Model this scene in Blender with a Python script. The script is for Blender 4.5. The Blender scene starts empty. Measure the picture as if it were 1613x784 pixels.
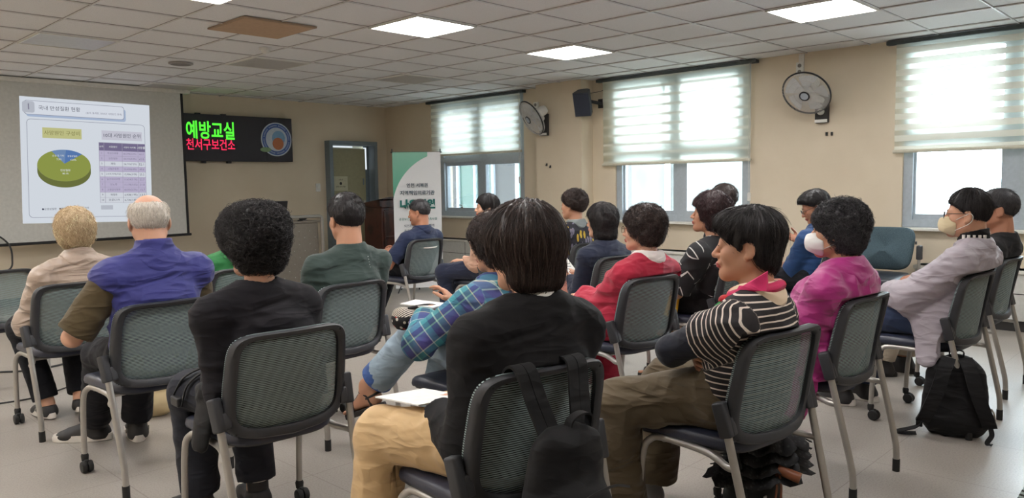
import bpy, bmesh, math, random
import numpy as np
from mathutils import Vector, Matrix, Euler, Quaternion

S = bpy.context.scene
COL = S.collection
random.seed(7)
PI = math.pi
HC = 1.285           # eye height of the photographer
CEIL = 2.52
WX, WY = 7.64, 10.12  # inner faces of the window wall and of the front wall

# ------------------------------------------------------------------ camera
cam_d = bpy.data.cameras.new('camera')
cam = bpy.data.objects.new('camera', cam_d); COL.objects.link(cam)
cam_d.sensor_fit = 'HORIZONTAL'; cam_d.sensor_width = 36.0
cam_d.lens = 36.0 * 1220.0 / 1613.0
cam_d.clip_start = 0.02; cam_d.clip_end = 200
_r = Vector((0.69237045, -0.72135566, -0.01640642)); _u = Vector((0.07163437, 0.04609478, 0.99636529)); _f = Vector((0.71797749, 0.69102915, -0.08358853))
cam.matrix_world = Matrix(((_r.x, _u.x, -_f.x, 0), (_r.y, _u.y, -_f.y, 0), (_r.z, _u.z, -_f.z, HC), (0, 0, 0, 1)))
S.camera = cam

# ------------------------------------------------------------------ world, exposure
SKY_STRENGTH = 21.0
PANEL_STRENGTH = 24.0
EXPOSURE = 0.04
w = bpy.data.worlds.new('sky'); S.world = w; w.use_nodes = True
_bg = w.node_tree.nodes['Background']; _bg.inputs[0].default_value = (0.86, 0.94, 1.0, 1); _bg.inputs[1].default_value = SKY_STRENGTH
S.view_settings.view_transform = 'Standard'; S.view_settings.look = 'None'
S.view_settings.gamma = 1.0; S.view_settings.use_curve_mapping = False
S.view_settings.exposure = EXPOSURE
S.cycles.use_denoising = True
S.cycles.max_bounces = 8; S.cycles.transparent_max_bounces = 12
S.cycles.sample_clamp_indirect = 4.0
S.cycles.caustics_reflective = False; S.cycles.caustics_refractive = False

# ------------------------------------------------------------------ materials
def srgb(r, g, b):
    def c(v):
        v = v / 255.0
        return v / 12.92 if v <= 0.04045 else ((v + 0.055) / 1.055) ** 2.4
    return (c(r), c(g), c(b), 1.0)

class NT:
    """a node tree with short calls"""
    def __init__(s, name):
        s.m = bpy.data.materials.new(name); s.m.use_nodes = True
        s.t = s.m.node_tree; s.n = s.t.nodes; s.n.clear()
        s.out = s.n.new('ShaderNodeOutputMaterial')
    def add(s, typ, ins=None, **kw):
        n = s.n.new('ShaderNode' + typ)
        for k, v in kw.items(): setattr(n, k, v)
        for k, v in (ins or {}).items():
            i = n.inputs[k]
            if isinstance(v, bpy.types.NodeSocket): s.t.links.new(v, i)
            else: i.default_value = v
        return n
    def bsdf(s, color, rough=0.6, bump=None, **ins):
        d = {'Base Color': color, 'Roughness': rough}
        d.update(ins)
        if bump is not None: d['Normal'] = bump
        b = s.add('BsdfPrincipled', d)
        return b
    def surf(s, sock):
        s.t.links.new(sock, s.out.inputs['Surface']); return s.m
    def coord(s, kind='Object'): return s.add('TexCoord').outputs[kind]
    def noise(s, vec, scale, detail=3, rough=0.55):
        return s.add('TexNoise', {'Vector': vec, 'Scale': scale, 'Detail': detail, 'Roughness': rough})
    def math(s, op, a, b=0.0, c=0.0):
        return s.add('Math', {0: a, 1: b, 2: c}, operation=op).outputs[0]
    def mix(s, fac, a, b):
        n = s.add('Mix', data_type='RGBA')
        for i, v in ((0, fac), (6, a), (7, b)):
            if isinstance(v, bpy.types.NodeSocket): s.t.links.new(v, n.inputs[i])
            else: n.inputs[i].default_value = v
        return n.outputs[2]
    def ramp(s, fac, stops, interp='LINEAR'):
        n = s.add('ValToRGB', {0: fac}); cr = n.color_ramp; cr.interpolation = interp
        while len(cr.elements) < len(stops): cr.elements.new(0.5)
        for e, (p, c) in zip(cr.elements, stops): e.position = p; e.color = c
        return n.outputs[0]
    def bump(s, h, strength=0.3, dist=0.002, n=None):
        d = {'Height': h, 'Strength': strength, 'Distance': dist}
        if n is not None: d['Normal'] = n
        return s.add('Bump', d).outputs[0]
    def folds(s, strength=0.5, scale=1.0):
        """creases of worn cloth: ridged noise drawn out along two slanted directions"""
        co = s.coord(); n = None
        for rot, sc, k in (((0.5, 0.7, 0.2), (5, 6, 17), 1.0), ((-0.4, -0.8, 0.5), (6, 5, 15), 0.8)):
            m = s.add('Mapping', {'Vector': co, 'Rotation': rot, 'Scale': tuple(v * scale for v in sc)}).outputs[0]
            h = s.add('TexNoise', {'Vector': m, 'Scale': 1.0, 'Detail': 1.5, 'Roughness': 0.4, 'Distortion': 0.6}).outputs[0]
            r = s.math('SUBTRACT', 1.0, s.math('ABSOLUTE', s.math('MULTIPLY_ADD', h, 4.0, -2.0)))
            n = s.bump(s.math('MAXIMUM', r, 0.0), strength * k, 0.010, n)
        return n

MATS = {}
def mat(name, color, rough=0.55, metal=0.0, vary=0.06, scale=30, bump=0.0, bscale=200, sheen=0.0, coat=0.0, spec=0.5):
    """a surface with a little procedural colour and relief variation"""
    if name in MATS: return MATS[name]
    t = NT(name); co = t.coord()
    n = t.noise(co, scale)
    c1 = tuple(min(1, v * (1 - vary)) for v in color[:3]) + (1,); c2 = tuple(min(1, v * (1 + vary)) for v in color[:3]) + (1,)
    col = t.ramp(n.outputs[0], [(0.3, c1), (0.7, c2)])
    b = None
    if bump: b = t.bump(t.noise(co, bscale, 2).outputs[0], bump, 0.002)
    k = {'Metallic': metal, 'Specular IOR Level': spec}
    if sheen: k['Sheen Weight'] = sheen
    if coat: k['Coat Weight'] = coat
    MATS[name] = t.surf(t.bsdf(col, rough, b, **k).outputs[0])
    return MATS[name]

def emit_mat(name, color, strength):
    if name in MATS: return MATS[name]
    t = NT(name); n = t.noise(t.coord(), 3)
    e = t.add('Emission', {'Color': t.ramp(n.outputs[0], [(0, color), (1, color)]), 'Strength': strength})
    MATS[name] = t.surf(e.outputs[0]); return MATS[name]

# ------------------------------------------------------------------ mesh builder
class MB:
    def __init__(s): s.v = []; s.f = []; s.mi = []; s.m = 0
    def _add(s, vs, fs):
        o = len(s.v); s.v += [tuple(p) for p in vs]
        s.f += [tuple(i + o for i in f) for f in fs]; s.mi += [s.m] * len(fs)
    def box(s, c, size, rot=None, bevel=0.0):
        c = Vector(c); h = Vector(size) / 2
        R = Euler(rot).to_matrix() if rot is not None and not isinstance(rot, Matrix) else (rot or Matrix.Identity(3))
        if bevel <= 0:
            vs = [c + R @ Vector((x * h.x, y * h.y, z * h.z)) for x in (-1, 1) for y in (-1, 1) for z in (-1, 1)]
            s._add(vs, [(0, 1, 3, 2), (4, 6, 7, 5), (0, 4, 5, 1), (2, 3, 7, 6), (0, 2, 6, 4), (1, 5, 7, 3)]); return
        bm = bmesh.new(); bmesh.ops.create_cube(bm, size=1)
        for v in bm.verts: v.co = Vector((v.co.x * size[0], v.co.y * size[1], v.co.z * size[2]))
        bmesh.ops.bevel(bm, geom=bm.edges[:], offset=min(bevel, min(size) * 0.45), segments=3, profile=0.5, affect='EDGES')
        bm.verts.index_update()
        s._add([c + R @ v.co for v in bm.verts], [[v.index for v in f.verts] for f in bm.faces]); bm.free()
    def tube(s, pts, r, n=10, cap=True, closed=False):
        pts = [Vector(p) for p in pts]; N = len(pts)
        rs = r if isinstance(r, (list, tuple)) else [r] * N
        up = None; rings = []
        for i in range(N):
            if closed: t = pts[(i + 1) % N] - pts[i - 1]
            else: t = pts[min(i + 1, N - 1)] - pts[max(i - 1, 0)]
            t.normalize()
            if up is None:
                up = Vector((0, 0, 1)) if abs(t.z) < 0.9 else Vector((1, 0, 0))
            a = up - t * up.dot(t); a.normalize(); up = a; b = t.cross(a)
            rings.append([pts[i] + (a * math.cos(k * 2 * PI / n) + b * math.sin(k * 2 * PI / n)) * rs[i] for k in range(n)])
        s.loft(rings, cap=cap and not closed, close_rings=closed)
    def loft(s, rings, cap=True, close_rings=False, closed=True):
        n = len(rings[0]); vs = [p for r in rings for p in r]; fs = []
        R = len(rings)
        for i in range(R if close_rings else R - 1):
            j = (i + 1) % R
            for k in range(n if closed else n - 1):
                l = (k + 1) % n
                fs.append((i * n + k, i * n + l, j * n + l, j * n + k))
        if cap:
            fs.append(tuple(reversed(range(n)))); fs.append(tuple((R - 1) * n + k for k in range(n)))
        s._add(vs, fs)
    def lathe(s, prof, n=24, c=(0, 0, 0), R=None):
        c = Vector(c); R = R or Matrix.Identity(3)
        rings = [[c + R @ Vector((r * math.cos(2 * PI * k / n), r * math.sin(2 * PI * k / n), z)) for k in range(n)] for r, z in prof]
        s.loft(rings, cap=True)
    def quad(s, a, b, c, d): s._add([a, b, c, d], [(0, 1, 2, 3)])
    def poly(s, pts): s._add(pts, [tuple(range(len(pts)))])
    def prism(s, pts, off):
        off = Vector(off); pts = [Vector(p) for p in pts]; n = len(pts)
        s._add(pts + [p + off for p in pts], [tuple(range(n)), tuple(range(2 * n - 1, n - 1, -1))] + [(i, i + n, (i + 1) % n + n, (i + 1) % n) for i in range(n)])
    def ball(s, c, r, n=12, R=None):
        c = Vector(c); rr = Vector((r, r, r)) if not hasattr(r, '__len__') else Vector(r); R = R or Matrix.Identity(3)
        rings = []
        for i in range(1, n):
            a = PI * i / n
            rings.append([c + R @ Vector((rr.x * math.sin(a) * math.cos(2 * PI * k / (2 * n)), rr.y * math.sin(a) * math.sin(2 * PI * k / (2 * n)), rr.z * math.cos(a))) for k in range(2 * n)])
        s.loft(rings)
    def grid(s, fn, nu, nv):
        vs = [fn(i / nu, j / nv) for j in range(nv + 1) for i in range(nu + 1)]
        s._add(vs, [(j * (nu + 1) + i, j * (nu + 1) + i + 1, (j + 1) * (nu + 1) + i + 1, (j + 1) * (nu + 1) + i) for j in range(nv) for i in range(nu)])
    def build(s, name, mats, parent=None, smooth=False, angle=40):
        me = bpy.data.meshes.new(name); me.from_pydata(s.v, [], s.f); me.validate()
        for m in (mats if isinstance(mats, (list, tuple)) else [mats]): me.materials.append(m)
        me.polygons.foreach_set('material_index', s.mi[:len(me.polygons)] if len(s.mi) >= len(me.polygons) else [0] * len(me.polygons))
        bm = bmesh.new(); bm.from_mesh(me); bmesh.ops.recalc_face_normals(bm, faces=bm.faces[:])
        if smooth:
            for f in bm.faces: f.smooth = True
            lim = math.radians(angle)
            for e in bm.edges:
                if len(e.link_faces) == 2 and e.calc_face_angle(0) > lim: e.smooth = False
        bm.to_mesh(me); bm.free()
        o = bpy.data.objects.new(name, me); COL.objects.link(o)
        if parent is not None: o.parent = parent
        return o

def tag(o, label=None, cat=None, group=None, kind=None):
    if label: o['label'] = label
    if cat: o['category'] = cat
    if group: o['group'] = group
    if kind: o['kind'] = kind
    return o
def thing(name, label, cat, loc=(0, 0, 0), rz=0.0, group=None):
    o = bpy.data.objects.new(name, None); COL.objects.link(o)
    o.empty_display_size = 0.1
    o.location = loc; o.rotation_euler = (0, 0, rz)
    return tag(o, label, cat, group)
def struct(o, label, cat='wall'): return tag(o, label, cat, kind='structure')
def copy_tree(o, parent=None):
    c = o.copy(); COL.objects.link(c); c.parent = parent
    for ch in list(o.children): copy_tree(ch, c)
    return c
def bez(pts, n=8):
    """Catmull-Rom through the points"""
    P = [Vector(p) for p in pts]; P = [P[0] * 2 - P[1]] + P + [P[-1] * 2 - P[-2]]; out = []
    for i in range(1, len(P) - 2):
        for k in range(n):
            t = k / n; a, b, c, d = P[i - 1], P[i], P[i + 1], P[i + 2]
            out.append(0.5 * ((2 * b) + (c - a) * t + (2 * a - 5 * b + 4 * c - d) * t * t + (3 * b - a - 3 * c + d) * t ** 3))
    out.append(P[-2]); return out
def text(name, body, m, parent, loc, rot, size=None, width=None, height=None, align='CENTER', bold=0.0, depth=0.0005):
    cu = bpy.data.curves.new(name, 'FONT'); cu.body = body; cu.align_x = align; cu.align_y = 'CENTER'
    cu.size = size or 0.1; cu.extrude = depth; cu.offset = bold; cu.resolution_u = 3
    cu.materials.append(m)
    o = bpy.data.objects.new(name, cu); COL.objects.link(o)
    if parent is not None: o.parent = parent
    o.location = loc; o.rotation_euler = rot
    sx = sy = 1.0
    if width or height:
        bpy.context.view_layer.update(); d = o.dimensions
        sx = width / d.x if width else None; sy = height / d.y if height else None
        sx, sy = sx or sy, sy or sx
    bpy.context.view_layer.update()
    me = bpy.data.meshes.new_from_object(o.evaluated_get(bpy.context.evaluated_depsgraph_get())); me.name = name
    me.transform(Matrix.Diagonal((sx, sy, 1, 1)))
    bpy.data.objects.remove(o); bpy.data.curves.remove(cu)
    r = bpy.data.objects.new(name, me); COL.objects.link(r); r.parent = parent; r.location = loc; r.rotation_euler = rot
    return r
FACE_FRONT = (PI / 2, 0, 0)      # writing on the front wall, read from the room

# ================================================================== the room
M_floor = None
t = NT('vinyl_tile'); co = t.coord()
spk = t.noise(co, 130, 3, 0.6); blot = t.noise(co, 1.1, 3)
base = t.ramp(spk.outputs[0], [(0.28, srgb(138, 132, 124)), (0.5, srgb(160, 153, 145)), (0.75, srgb(168, 162, 154))])
base = t.mix(t.math('MULTIPLY', blot.outputs[0], 0.15), base, srgb(152, 144, 134))
br = t.add('TexBrick', {'Vector': co, 'Color1': (1, 1, 1, 1), 'Color2': (0.97, 0.97, 0.97, 1), 'Mortar': (0.66, 0.64, 0.62, 1), 'Scale': 1.0, 'Mortar Size': 0.0022, 'Brick Width': 0.6, 'Row Height': 0.6, 'Mortar Smooth': 0.3}, offset=0.0, squash=1.0)
mm = t.add('Mix', data_type='RGBA', blend_type='MULTIPLY'); mm.inputs[0].default_value = 1
t.t.links.new(base, mm.inputs[6]); t.t.links.new(br.outputs[0], mm.inputs[7])
rg = t.ramp(t.noise(co, 2, 2).outputs[0], [(0.3, (0.33,) * 3 + (1,)), (0.7, (0.39,) * 3 + (1,))])
MATS['vinyl'] = t.surf(t.bsdf(mm.outputs[2], rg, t.bump(t.noise(co, 3, 1).outputs[0], 0.03, 0.01), **{'Specular IOR Level': 0.45}).outputs[0])

t = NT('painted_wall'); co = t.coord()
c = t.ramp(t.noise(co, 2.2, 4).outputs[0], [(0.25, srgb(214, 200, 177)), (0.75, srgb(222, 209, 187))])
MATS['wall'] = t.surf(t.bsdf(c, 0.62, t.bump(t.noise(co, 160, 3).outputs[0], 0.12, 0.002), **{'Specular IOR Level': 0.3}).outputs[0])

t = NT('mineral_ceiling'); co = t.coord()
c = t.ramp(t.noise(co, 240, 3, 0.7).outputs[0], [(0.32, srgb(206, 204, 203)), (0.46, srgb(232, 231, 231)), (0.7, srgb(236, 235, 235))])
MATS['ceil'] = t.surf(t.bsdf(c, 0.9, t.bump(t.noise(co, 240, 3).outputs[0], 0.15, 0.001)).outputs[0])

M_alu = mat('grey_aluminium', srgb(172, 182, 190), 0.4, 0.0)
M_trimwhite = mat('white_trim', srgb(222, 220, 212), 0.5)
M_black = mat('black_plastic', srgb(38, 38, 40), 0.5, bump=0.15, bscale=500)
M_white = mat('white_plastic', srgb(225, 224, 218), 0.4)
M_steel = mat('silver_paint', srgb(176, 172, 166), 0.34, 0.55, vary=0.03)
M_paper = mat('white_paper', srgb(232, 231, 226), 0.7)
M_dark = mat('dark_ink', srgb(34, 36, 40), 0.7)

X0, Y0 = -2.2, -3.2
b = MB(); b.box(((X0 + WX) / 2, (Y0 + WY) / 2, -0.05), (WX - X0 + 0.4, WY - Y0 + 0.4, 0.1)); struct(b.build('floor', MATS['vinyl']), 'speckled beige vinyl tile floor of the lecture room', 'floor')
b = MB(); b.box(((X0 + WX) / 2, (Y0 + WY) / 2, CEIL + 0.06), (WX - X0 + 0.4, WY - Y0 + 0.4, 0.1)); ceil = struct(b.build('ceiling', MATS['ceil']), 'white mineral tile ceiling in a square grid', 'ceiling')
M_tbar = mat('ceiling_grid_paint', srgb(222, 220, 218), 0.28, 0.15, vary=0.02)
M_gap = mat('ceiling_joint', srgb(146, 140, 136), 0.9)
b = MB(); bg = MB()
gx = [3.69 + 0.6 * i for i in range(-9, 7)]; gy = [5.07 + 0.6 * j for j in range(-13, 9)]
for x in gx: b.box((x, (Y0 + WY) / 2, CEIL + 0.004), (0.006, WY - Y0, 0.012)); bg.box((x, (Y0 + WY) / 2, CEIL + 0.0095), (0.010, WY - Y0, 0.006))
for y in gy: b.box(((X0 + WX) / 2, y, CEIL + 0.004), (WX - X0, 0.006, 0.0121)); bg.box(((X0 + WX) / 2, y, CEIL + 0.0095), (WX - X0, 0.010, 0.0061))
struct(b.build('trim_1', M_tbar), 'white metal grid bars of the ceiling', 'ceiling grid')
struct(bg.build('trim_2', M_gap), 'dark joints along the ceiling grid bars', 'ceiling grid')
b = MB(); b.box((X0 - 0.1, (Y0 + WY) / 2, CEIL / 2), (0.2, WY - Y0 + 0.4, CEIL + 0.1)); struct(b.build('wall_left', MATS['wall']), 'beige painted side wall facing the windows')
b = MB(); b.box(((X0 + WX) / 2, Y0 - 0.1, CEIL / 2), (WX - X0, 0.2, CEIL + 0.1)); struct(b.build('wall_back', MATS['wall']), 'beige painted wall behind the audience')

# front wall with the doorway
DX0, DX1, DZ = 6.50, 7.37, 1.975
b = MB()
b.box(((X0 + DX0) / 2, WY + 0.1, CEIL / 2), (DX0 - X0, 0.2, CEIL + 0.1))
b.box(((DX1 + WX + 0.25) / 2, WY + 0.1, CEIL / 2), (WX + 0.25 - DX1, 0.2, CEIL + 0.1))
b.box(((DX0 + DX1) / 2, WY + 0.1, (DZ + CEIL + 0.05) / 2), (DX1 - DX0, 0.2, CEIL + 0.05 - DZ))
struct(b.build('wall_front', MATS['wall']), 'beige painted front wall behind screen and door')
M_frame = mat('blue_grey_door_frame', srgb(112, 124, 132), 0.5)
M_door = mat('olive_grey_door', srgb(150, 146, 116), 0.55)
dr = thing('door_1', 'grey framed olive door with a paper notice, beside the wooden podium', 'door', (DX0, WY, 0)); tag(dr, kind='structure')
b = MB()
for x in (0.03, DX1 - DX0 - 0.03): b.box((x, 0.02, DZ / 2), (0.06, 0.3, DZ))
b.box(((DX1 - DX0) / 2, 0.02, DZ - 0.03), (DX1 - DX0 - 0.001, 0.306, 0.06)); b.build('door_frame', M_frame, dr)
b = MB(); b.box((0.385, 0.0, 0.94), (0.65, 0.045, 1.86), bevel=0.004); leaf = b.build('door_leaf', M_door, dr)
b = MB(); b.box((0.77, 0.04, 0.96), (0.09, 0.03, 1.9)); b.build('jamb_panel', M_frame, dr)
b = MB(); b.box((0.67, -0.03, 1.0), (0.03, 0.02, 0.14), bevel=0.004); b.tube([(0.67, -0.03, 1.0), (0.67, -0.07, 1.0), (0.58, -0.07, 1.0)], 0.009); b.build('handle', M_steel, leaf)
b = MB(); b.box((0.665, -0.025, 1.36), (0.02, 0.012, 0.10), bevel=0.003); b.build('hinge_plate', M_frame, leaf)
# narrow self-glowing strips standing in for corridor light beside and above the door leaf
b = MB(); b.box((0.742, 0.025, 1.72), (0.05, 0.01, 0.34)); b.build('side_glow', emit_mat('corridor_glow', (0.86, 0.94, 1, 1), 0.9), dr)
b = MB(); b.box((0.30, 0.04, DZ - 0.078), (0.44, 0.01, 0.022)); b.build('top_glow', MATS['corridor_glow'], dr)
b = MB(); b.box((0.44, 0.25, 0.95), (0.9, 0.02, 1.94)); b.build('corridor_wall', mat('dim_corridor', srgb(110, 112, 104), 0.8), dr)
nt = thing('notice', 'white paper notice taped on the olive door leaf', 'notice', (DX0 + 0.245, WY - 0.026, 1.335))
b = MB(); b.box((0, 0, 0), (0.25, 0.003, 0.22)); b.build('sheet', mat('notice_paper', srgb(186, 184, 158), 0.7), nt)
text('lettering', '교육 중', M_dark, nt, (0, -0.003, 0.055), FACE_FRONT, height=0.022); text('lettering', '출입을 삼가 주세요', M_dark, nt, (0, -0.003, -0.05), FACE_FRONT, width=0.17)
b = MB(); b.lathe([(0.022, -0.0005), (0.022, 0.0005)], 20, (0, -0.003, 0), Matrix.Rotation(PI / 2, 3, 'X')); b.build('symbol', M_dark, nt)

# window wall with three openings
WINS = [(7.10, 8.83), (3.86, 5.60), (0.62, 2.36)]
WZ0, WZ1 = 0.83, 2.49
b = MB(); T = 0.26; xm = WX + T / 2
ys = [Y0] + [v for p in sorted(WINS) for v in p] + [WY + 0.2]
for i in range(0, len(ys), 2): b.box((xm, (ys[i] + ys[i + 1]) / 2, CEIL / 2), (T, ys[i + 1] - ys[i], CEIL + 0.1))
for a, c in WINS:
    b.box((xm, (a + c) / 2, WZ0 / 2), (T, c - a, WZ0)); b.box((xm, (a + c) / 2, (WZ1 + CEIL + 0.05) / 2), (T, c - a, CEIL + 0.05 - WZ1))
struct(b.build('wall_right', MATS['wall']), 'beige painted wall with the three windows')
b = MB(); b.box((7.54, 6.31, CEIL / 2), (0.24, 0.74, CEIL + 0.02)); struct(b.build('trim_3', MATS['wall']), 'beige pillar between the first two windows', 'pillar')
M_base = mat('black_baseboard', srgb(44, 42, 42), 0.6)
b = MB(); b.box((WX - 0.006, (Y0 + WY) / 2, 0.045), (0.014, WY - Y0, 0.09)); struct(b.build('baseboard_right', M_base), 'dark rubber baseboard under the windows', 'baseboard')
b = MB(); b.box(((X0 + DX0) / 2, WY - 0.006, 0.045), (DX0 - X0, 0.014, 0.09)); struct(b.build('baseboard_front', M_base), 'dark rubber baseboard along the front wall', 'baseboard')

t = NT('window_glass'); tr = t.add('BsdfTransparent', {'Color': (0.93, 0.97, 0.98, 1)}); gl = t.add('BsdfGlossy', {'Roughness': 0.02})
fr = t.math('MULTIPLY', t.add('Fresnel', {'IOR': 1.45}).outputs[0], 0.8)
MATS['glass'] = t.surf(t.add('MixShader', {0: fr, 1: tr.outputs[0], 2: gl.outputs[0]}).outputs[0])
def window(n, y0, y1, label):
    g = thing('window_%d' % n, label, 'window', (WX, (y0 + y1) / 2, WZ0)); tag(g, kind='structure')
    hw = (y1 - y0) / 2; H = WZ1 - WZ0
    b = MB()
    for s in (-1, 1): b.box((0.085, s * (hw - 0.04), H / 2), (0.12, 0.08, H))
    b.box((0.085, 0, 0.035), (0.124, 2 * hw, 0.07)); b.box((0.085, 0, H - 0.02), (0.124, 2 * hw, 0.04)); b.box((0.085, 0, H * 0.49), (0.124, 2 * hw, 0.06))
    b.box((0.085, 0, H / 2), (0.10, 0.115, H)); b.build('window_frame', M_alu, g)
    for s in (-1, 1):
        for z0, z1 in ((0.07, H * 0.49 - 0.03), (H * 0.49 + 0.03, H - 0.04)):
            b = MB(); yc = s * hw / 2; w2 = hw / 2 - 0.05; x = 0.065 + 0.02 * s
            for q in (-1, 1): b.box((x, yc + q * (w2 - 0.025), (z0 + z1) / 2), (0.045, 0.05, z1 - z0))
            for z in (z0 + 0.025, z1 - 0.025): b.box((x, yc, z), (0.048, 2 * w2, 0.05))
            sa = b.build('sash', M_alu, g)
            b = MB(); b.box((x, yc, (z0 + z1) / 2), (0.006, 2 * w2 - 0.09, z1 - z0 - 0.09)); b.build('pane', MATS['glass'], sa)
            if z0 < 0.1 and s > 0:
                b = MB(); b.box((x - 0.035, yc, z0 + 0.05), (0.02, 0.05, 0.02), bevel=0.004); b.tube([(x - 0.035, yc, z0 + 0.055), (x - 0.035, yc, z0 + 0.085), (x - 0.035, yc + 0.07, z0 + 0.09)], 0.007); b.build('latch', M_steel, sa)
    b = MB(); b.box((-0.01, 0, -0.014), (0.14, 2 * hw + 0.04, 0.028), bevel=0.006); b.build('window_sill', M_trimwhite, g)
    return g
window(1, *WINS[0], 'grey framed sliding window beside the banner, looking onto another building')
window(2, *WINS[1], 'grey framed sliding window between pillar and second wall fan, with pale wall outside')
window(3, *WINS[2], 'grey framed sliding window behind the man in the grey jacket')

# roller blinds with sheer and dense bands
def blind_mat(name, period, duty, phase, sheer, dense_tr):
    t = NT(name); co = t.coord(); z = t.add('SeparateXYZ', {0: co}).outputs[2]
    f = t.math('FRACT', t.math('ADD', t.math('DIVIDE', z, period), phase))
    band = t.math('LESS_THAN', f, duty)
    wv = t.noise(co, 300, 2)
    col = t.mix(wv.outputs[0], srgb(238, 240, 226), srgb(247, 248, 236))
    def cloth(k_tr, k_clear):
        d = t.add('BsdfDiffuse', {'Color': col}); l = t.add('BsdfTranslucent', {'Color': col})
        m1 = t.add('MixShader', {0: k_tr, 1: d.outputs[0], 2: l.outputs[0]})
        c = t.add('BsdfTransparent'); return t.add('MixShader', {0: k_clear, 1: m1.outputs[0], 2: c.outputs[0]}).outputs[0]
    return t.surf(t.add('MixShader', {0: band, 1: cloth(0.95, sheer), 2: cloth(dense_tr, 0.0)}).outputs[0])
def blind(y0, y1, zb, label, m):
    g = thing('roller_blind', label, 'blind', (7.585, (y0 + y1) / 2, zb), 0, 'striped roller blinds')
    L = y1 - y0; H = CEIL - 0.035 - zb
    b = MB()
    b.grid(lambda u, v: (0.004 * math.sin(v * 30), (u - 0.5) * L, v * H), 6, 60)
    b.build('fabric', m, g)
    b = MB(); b.tube([(0.0, -L / 2 - 0.01, -0.012), (0, L / 2 + 0.01, -0.012)], 0.016, 12); b.build('bottom_rail', mat('cream_rail', srgb(206, 202, 184), 0.5), g)
    b = MB(); b.box((0.0, 0, H + 0.016), (0.07, L + 0.16, 0.035), bevel=0.005); b.build('head_rail', mat('dark_rail', srgb(52, 60, 62), 0.5), g)
    b = MB(); b.tube([(-0.045, -L / 2 - 0.03, H), (-0.045, -L / 2 - 0.03, -0.38)], 0.0022, 6); b.tube([(-0.045, -L / 2 - 0.012, H), (-0.045, -L / 2 - 0.012, -0.38)], 0.0022, 6)
    cd = b.build('pull_cord', M_trimwhite, g)
    b = MB(); b.box((-0.045, -L / 2 - 0.021, -0.40), (0.02, 0.035, 0.09), bevel=0.008); b.build('cord_weight', M_white, cd)
    return g
blind(7.11, 8.93, 1.735, 'cream zebra roller blind beside the banner, wide see-through stripes', blind_mat('zebra_open', 0.092, 0.5, 0.15, 0.42, 0.48))
blind(3.84, 5.74, 1.51, 'cream zebra roller blind right of the speaker, nearly closed', blind_mat('zebra_shut', 0.107, 0.30, 0.1, 0.06, 0.27))
blind(0.52, 2.42, 1.535, 'cream zebra roller blind over the window behind the grey jacket man', blind_mat('zebra_bright', 0.098, 0.55, 0.2, 0.5, 0.13))

# what stands outside the windows
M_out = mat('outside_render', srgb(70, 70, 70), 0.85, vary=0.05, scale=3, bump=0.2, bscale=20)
ob = thing('neighbouring_building', 'pale rendered building with a framed window across the yard', 'building', (11.6, 9.0, 0))
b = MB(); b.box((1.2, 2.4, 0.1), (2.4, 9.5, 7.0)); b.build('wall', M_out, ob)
b = MB(); b.box((-0.06, 2.4, 2.32), (0.3, 9.5, 0.16)); b.build('ledge', M_out, ob)
for yy in (1.4, 3.2):
    b = MB()
    for q in (-0.55, 0, 0.55): b.box((-0.02, yy + q, 1.1), (0.09, 0.06, 1.3))
    for z in (0.45, 1.75): b.box((-0.02, yy, z), (0.09, 1.16, 0.06))
    fr_ = b.build('window', M_alu, ob); b = MB(); b.box((0.0, yy, 1.1), (0.02, 1.1, 1.3)); b.build('pane', mat('outside_pane', srgb(64, 86, 78), 0.2), fr_)
b = MB(); b.tube([(-0.08, 0.2, -2), (-0.08, 0.2, 3.5)], 0.05); b.build('drain_pipe', M_white, ob)
ob = thing('light_well_wall', 'pale stained outside wall close beyond the second window', 'wall', (10.4, 5.6, 0))
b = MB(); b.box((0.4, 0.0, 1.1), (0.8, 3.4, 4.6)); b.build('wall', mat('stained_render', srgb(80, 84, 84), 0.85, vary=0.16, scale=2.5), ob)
b = MB(); b.box((0.38, 0.0, 3.48), (0.86, 3.5, 0.2)); b.build('coping', mat('red_coping', srgb(92, 52, 48), 0.8), ob)
b = MB(); b.tube([(-0.04, 1.0, -2), (-0.04, 1.0, 3.3)], 0.045); b.build('drain_pipe', M_white, ob)
ob = thing('rooftop_unit', 'white rooftop equipment low outside the third window', 'equipment', (14.0, 3.2, -0.2))
b = MB(); b.box((0, 0, 0.5), (1.2, 1.6, 1.0), bevel=0.02); b.build('housing', M_white, ob)
b = MB()
for k in range(5): b.box((-0.62, 0, 0.55 + 0.1 * k), (0.03, 1.3, 0.02))
b.build('louvre', mat('louvre_grey', srgb(150, 154, 158), 0.6), ob)
b = MB(); b.box((-0.0, 0.3, -0.9), (5.0, 9.0, 1.8)); rf = b.build('flat_roof', mat('roof_membrane', srgb(196, 198, 200), 0.8)); rf.location = (14.0, 3.4, -1.0); tag(rf, 'pale flat roof seen low through the third window', 'roof')
# daylight enters through these openings (portals only guide the sampling of the sky)
for a, c in WINS:
    l = bpy.data.lights.new('sky_portal', 'AREA'); l.shape = 'RECTANGLE'; l.size = c - a; l.size_y = WZ1 - WZ0; l.cycles.is_portal = True
    o = bpy.data.objects.new('sky_portal', l); COL.objects.link(o); o.location = (WX + 0.24, (a + c) / 2, (WZ0 + WZ1) / 2); o.rotation_euler = (0, PI / 2, 0)

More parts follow.
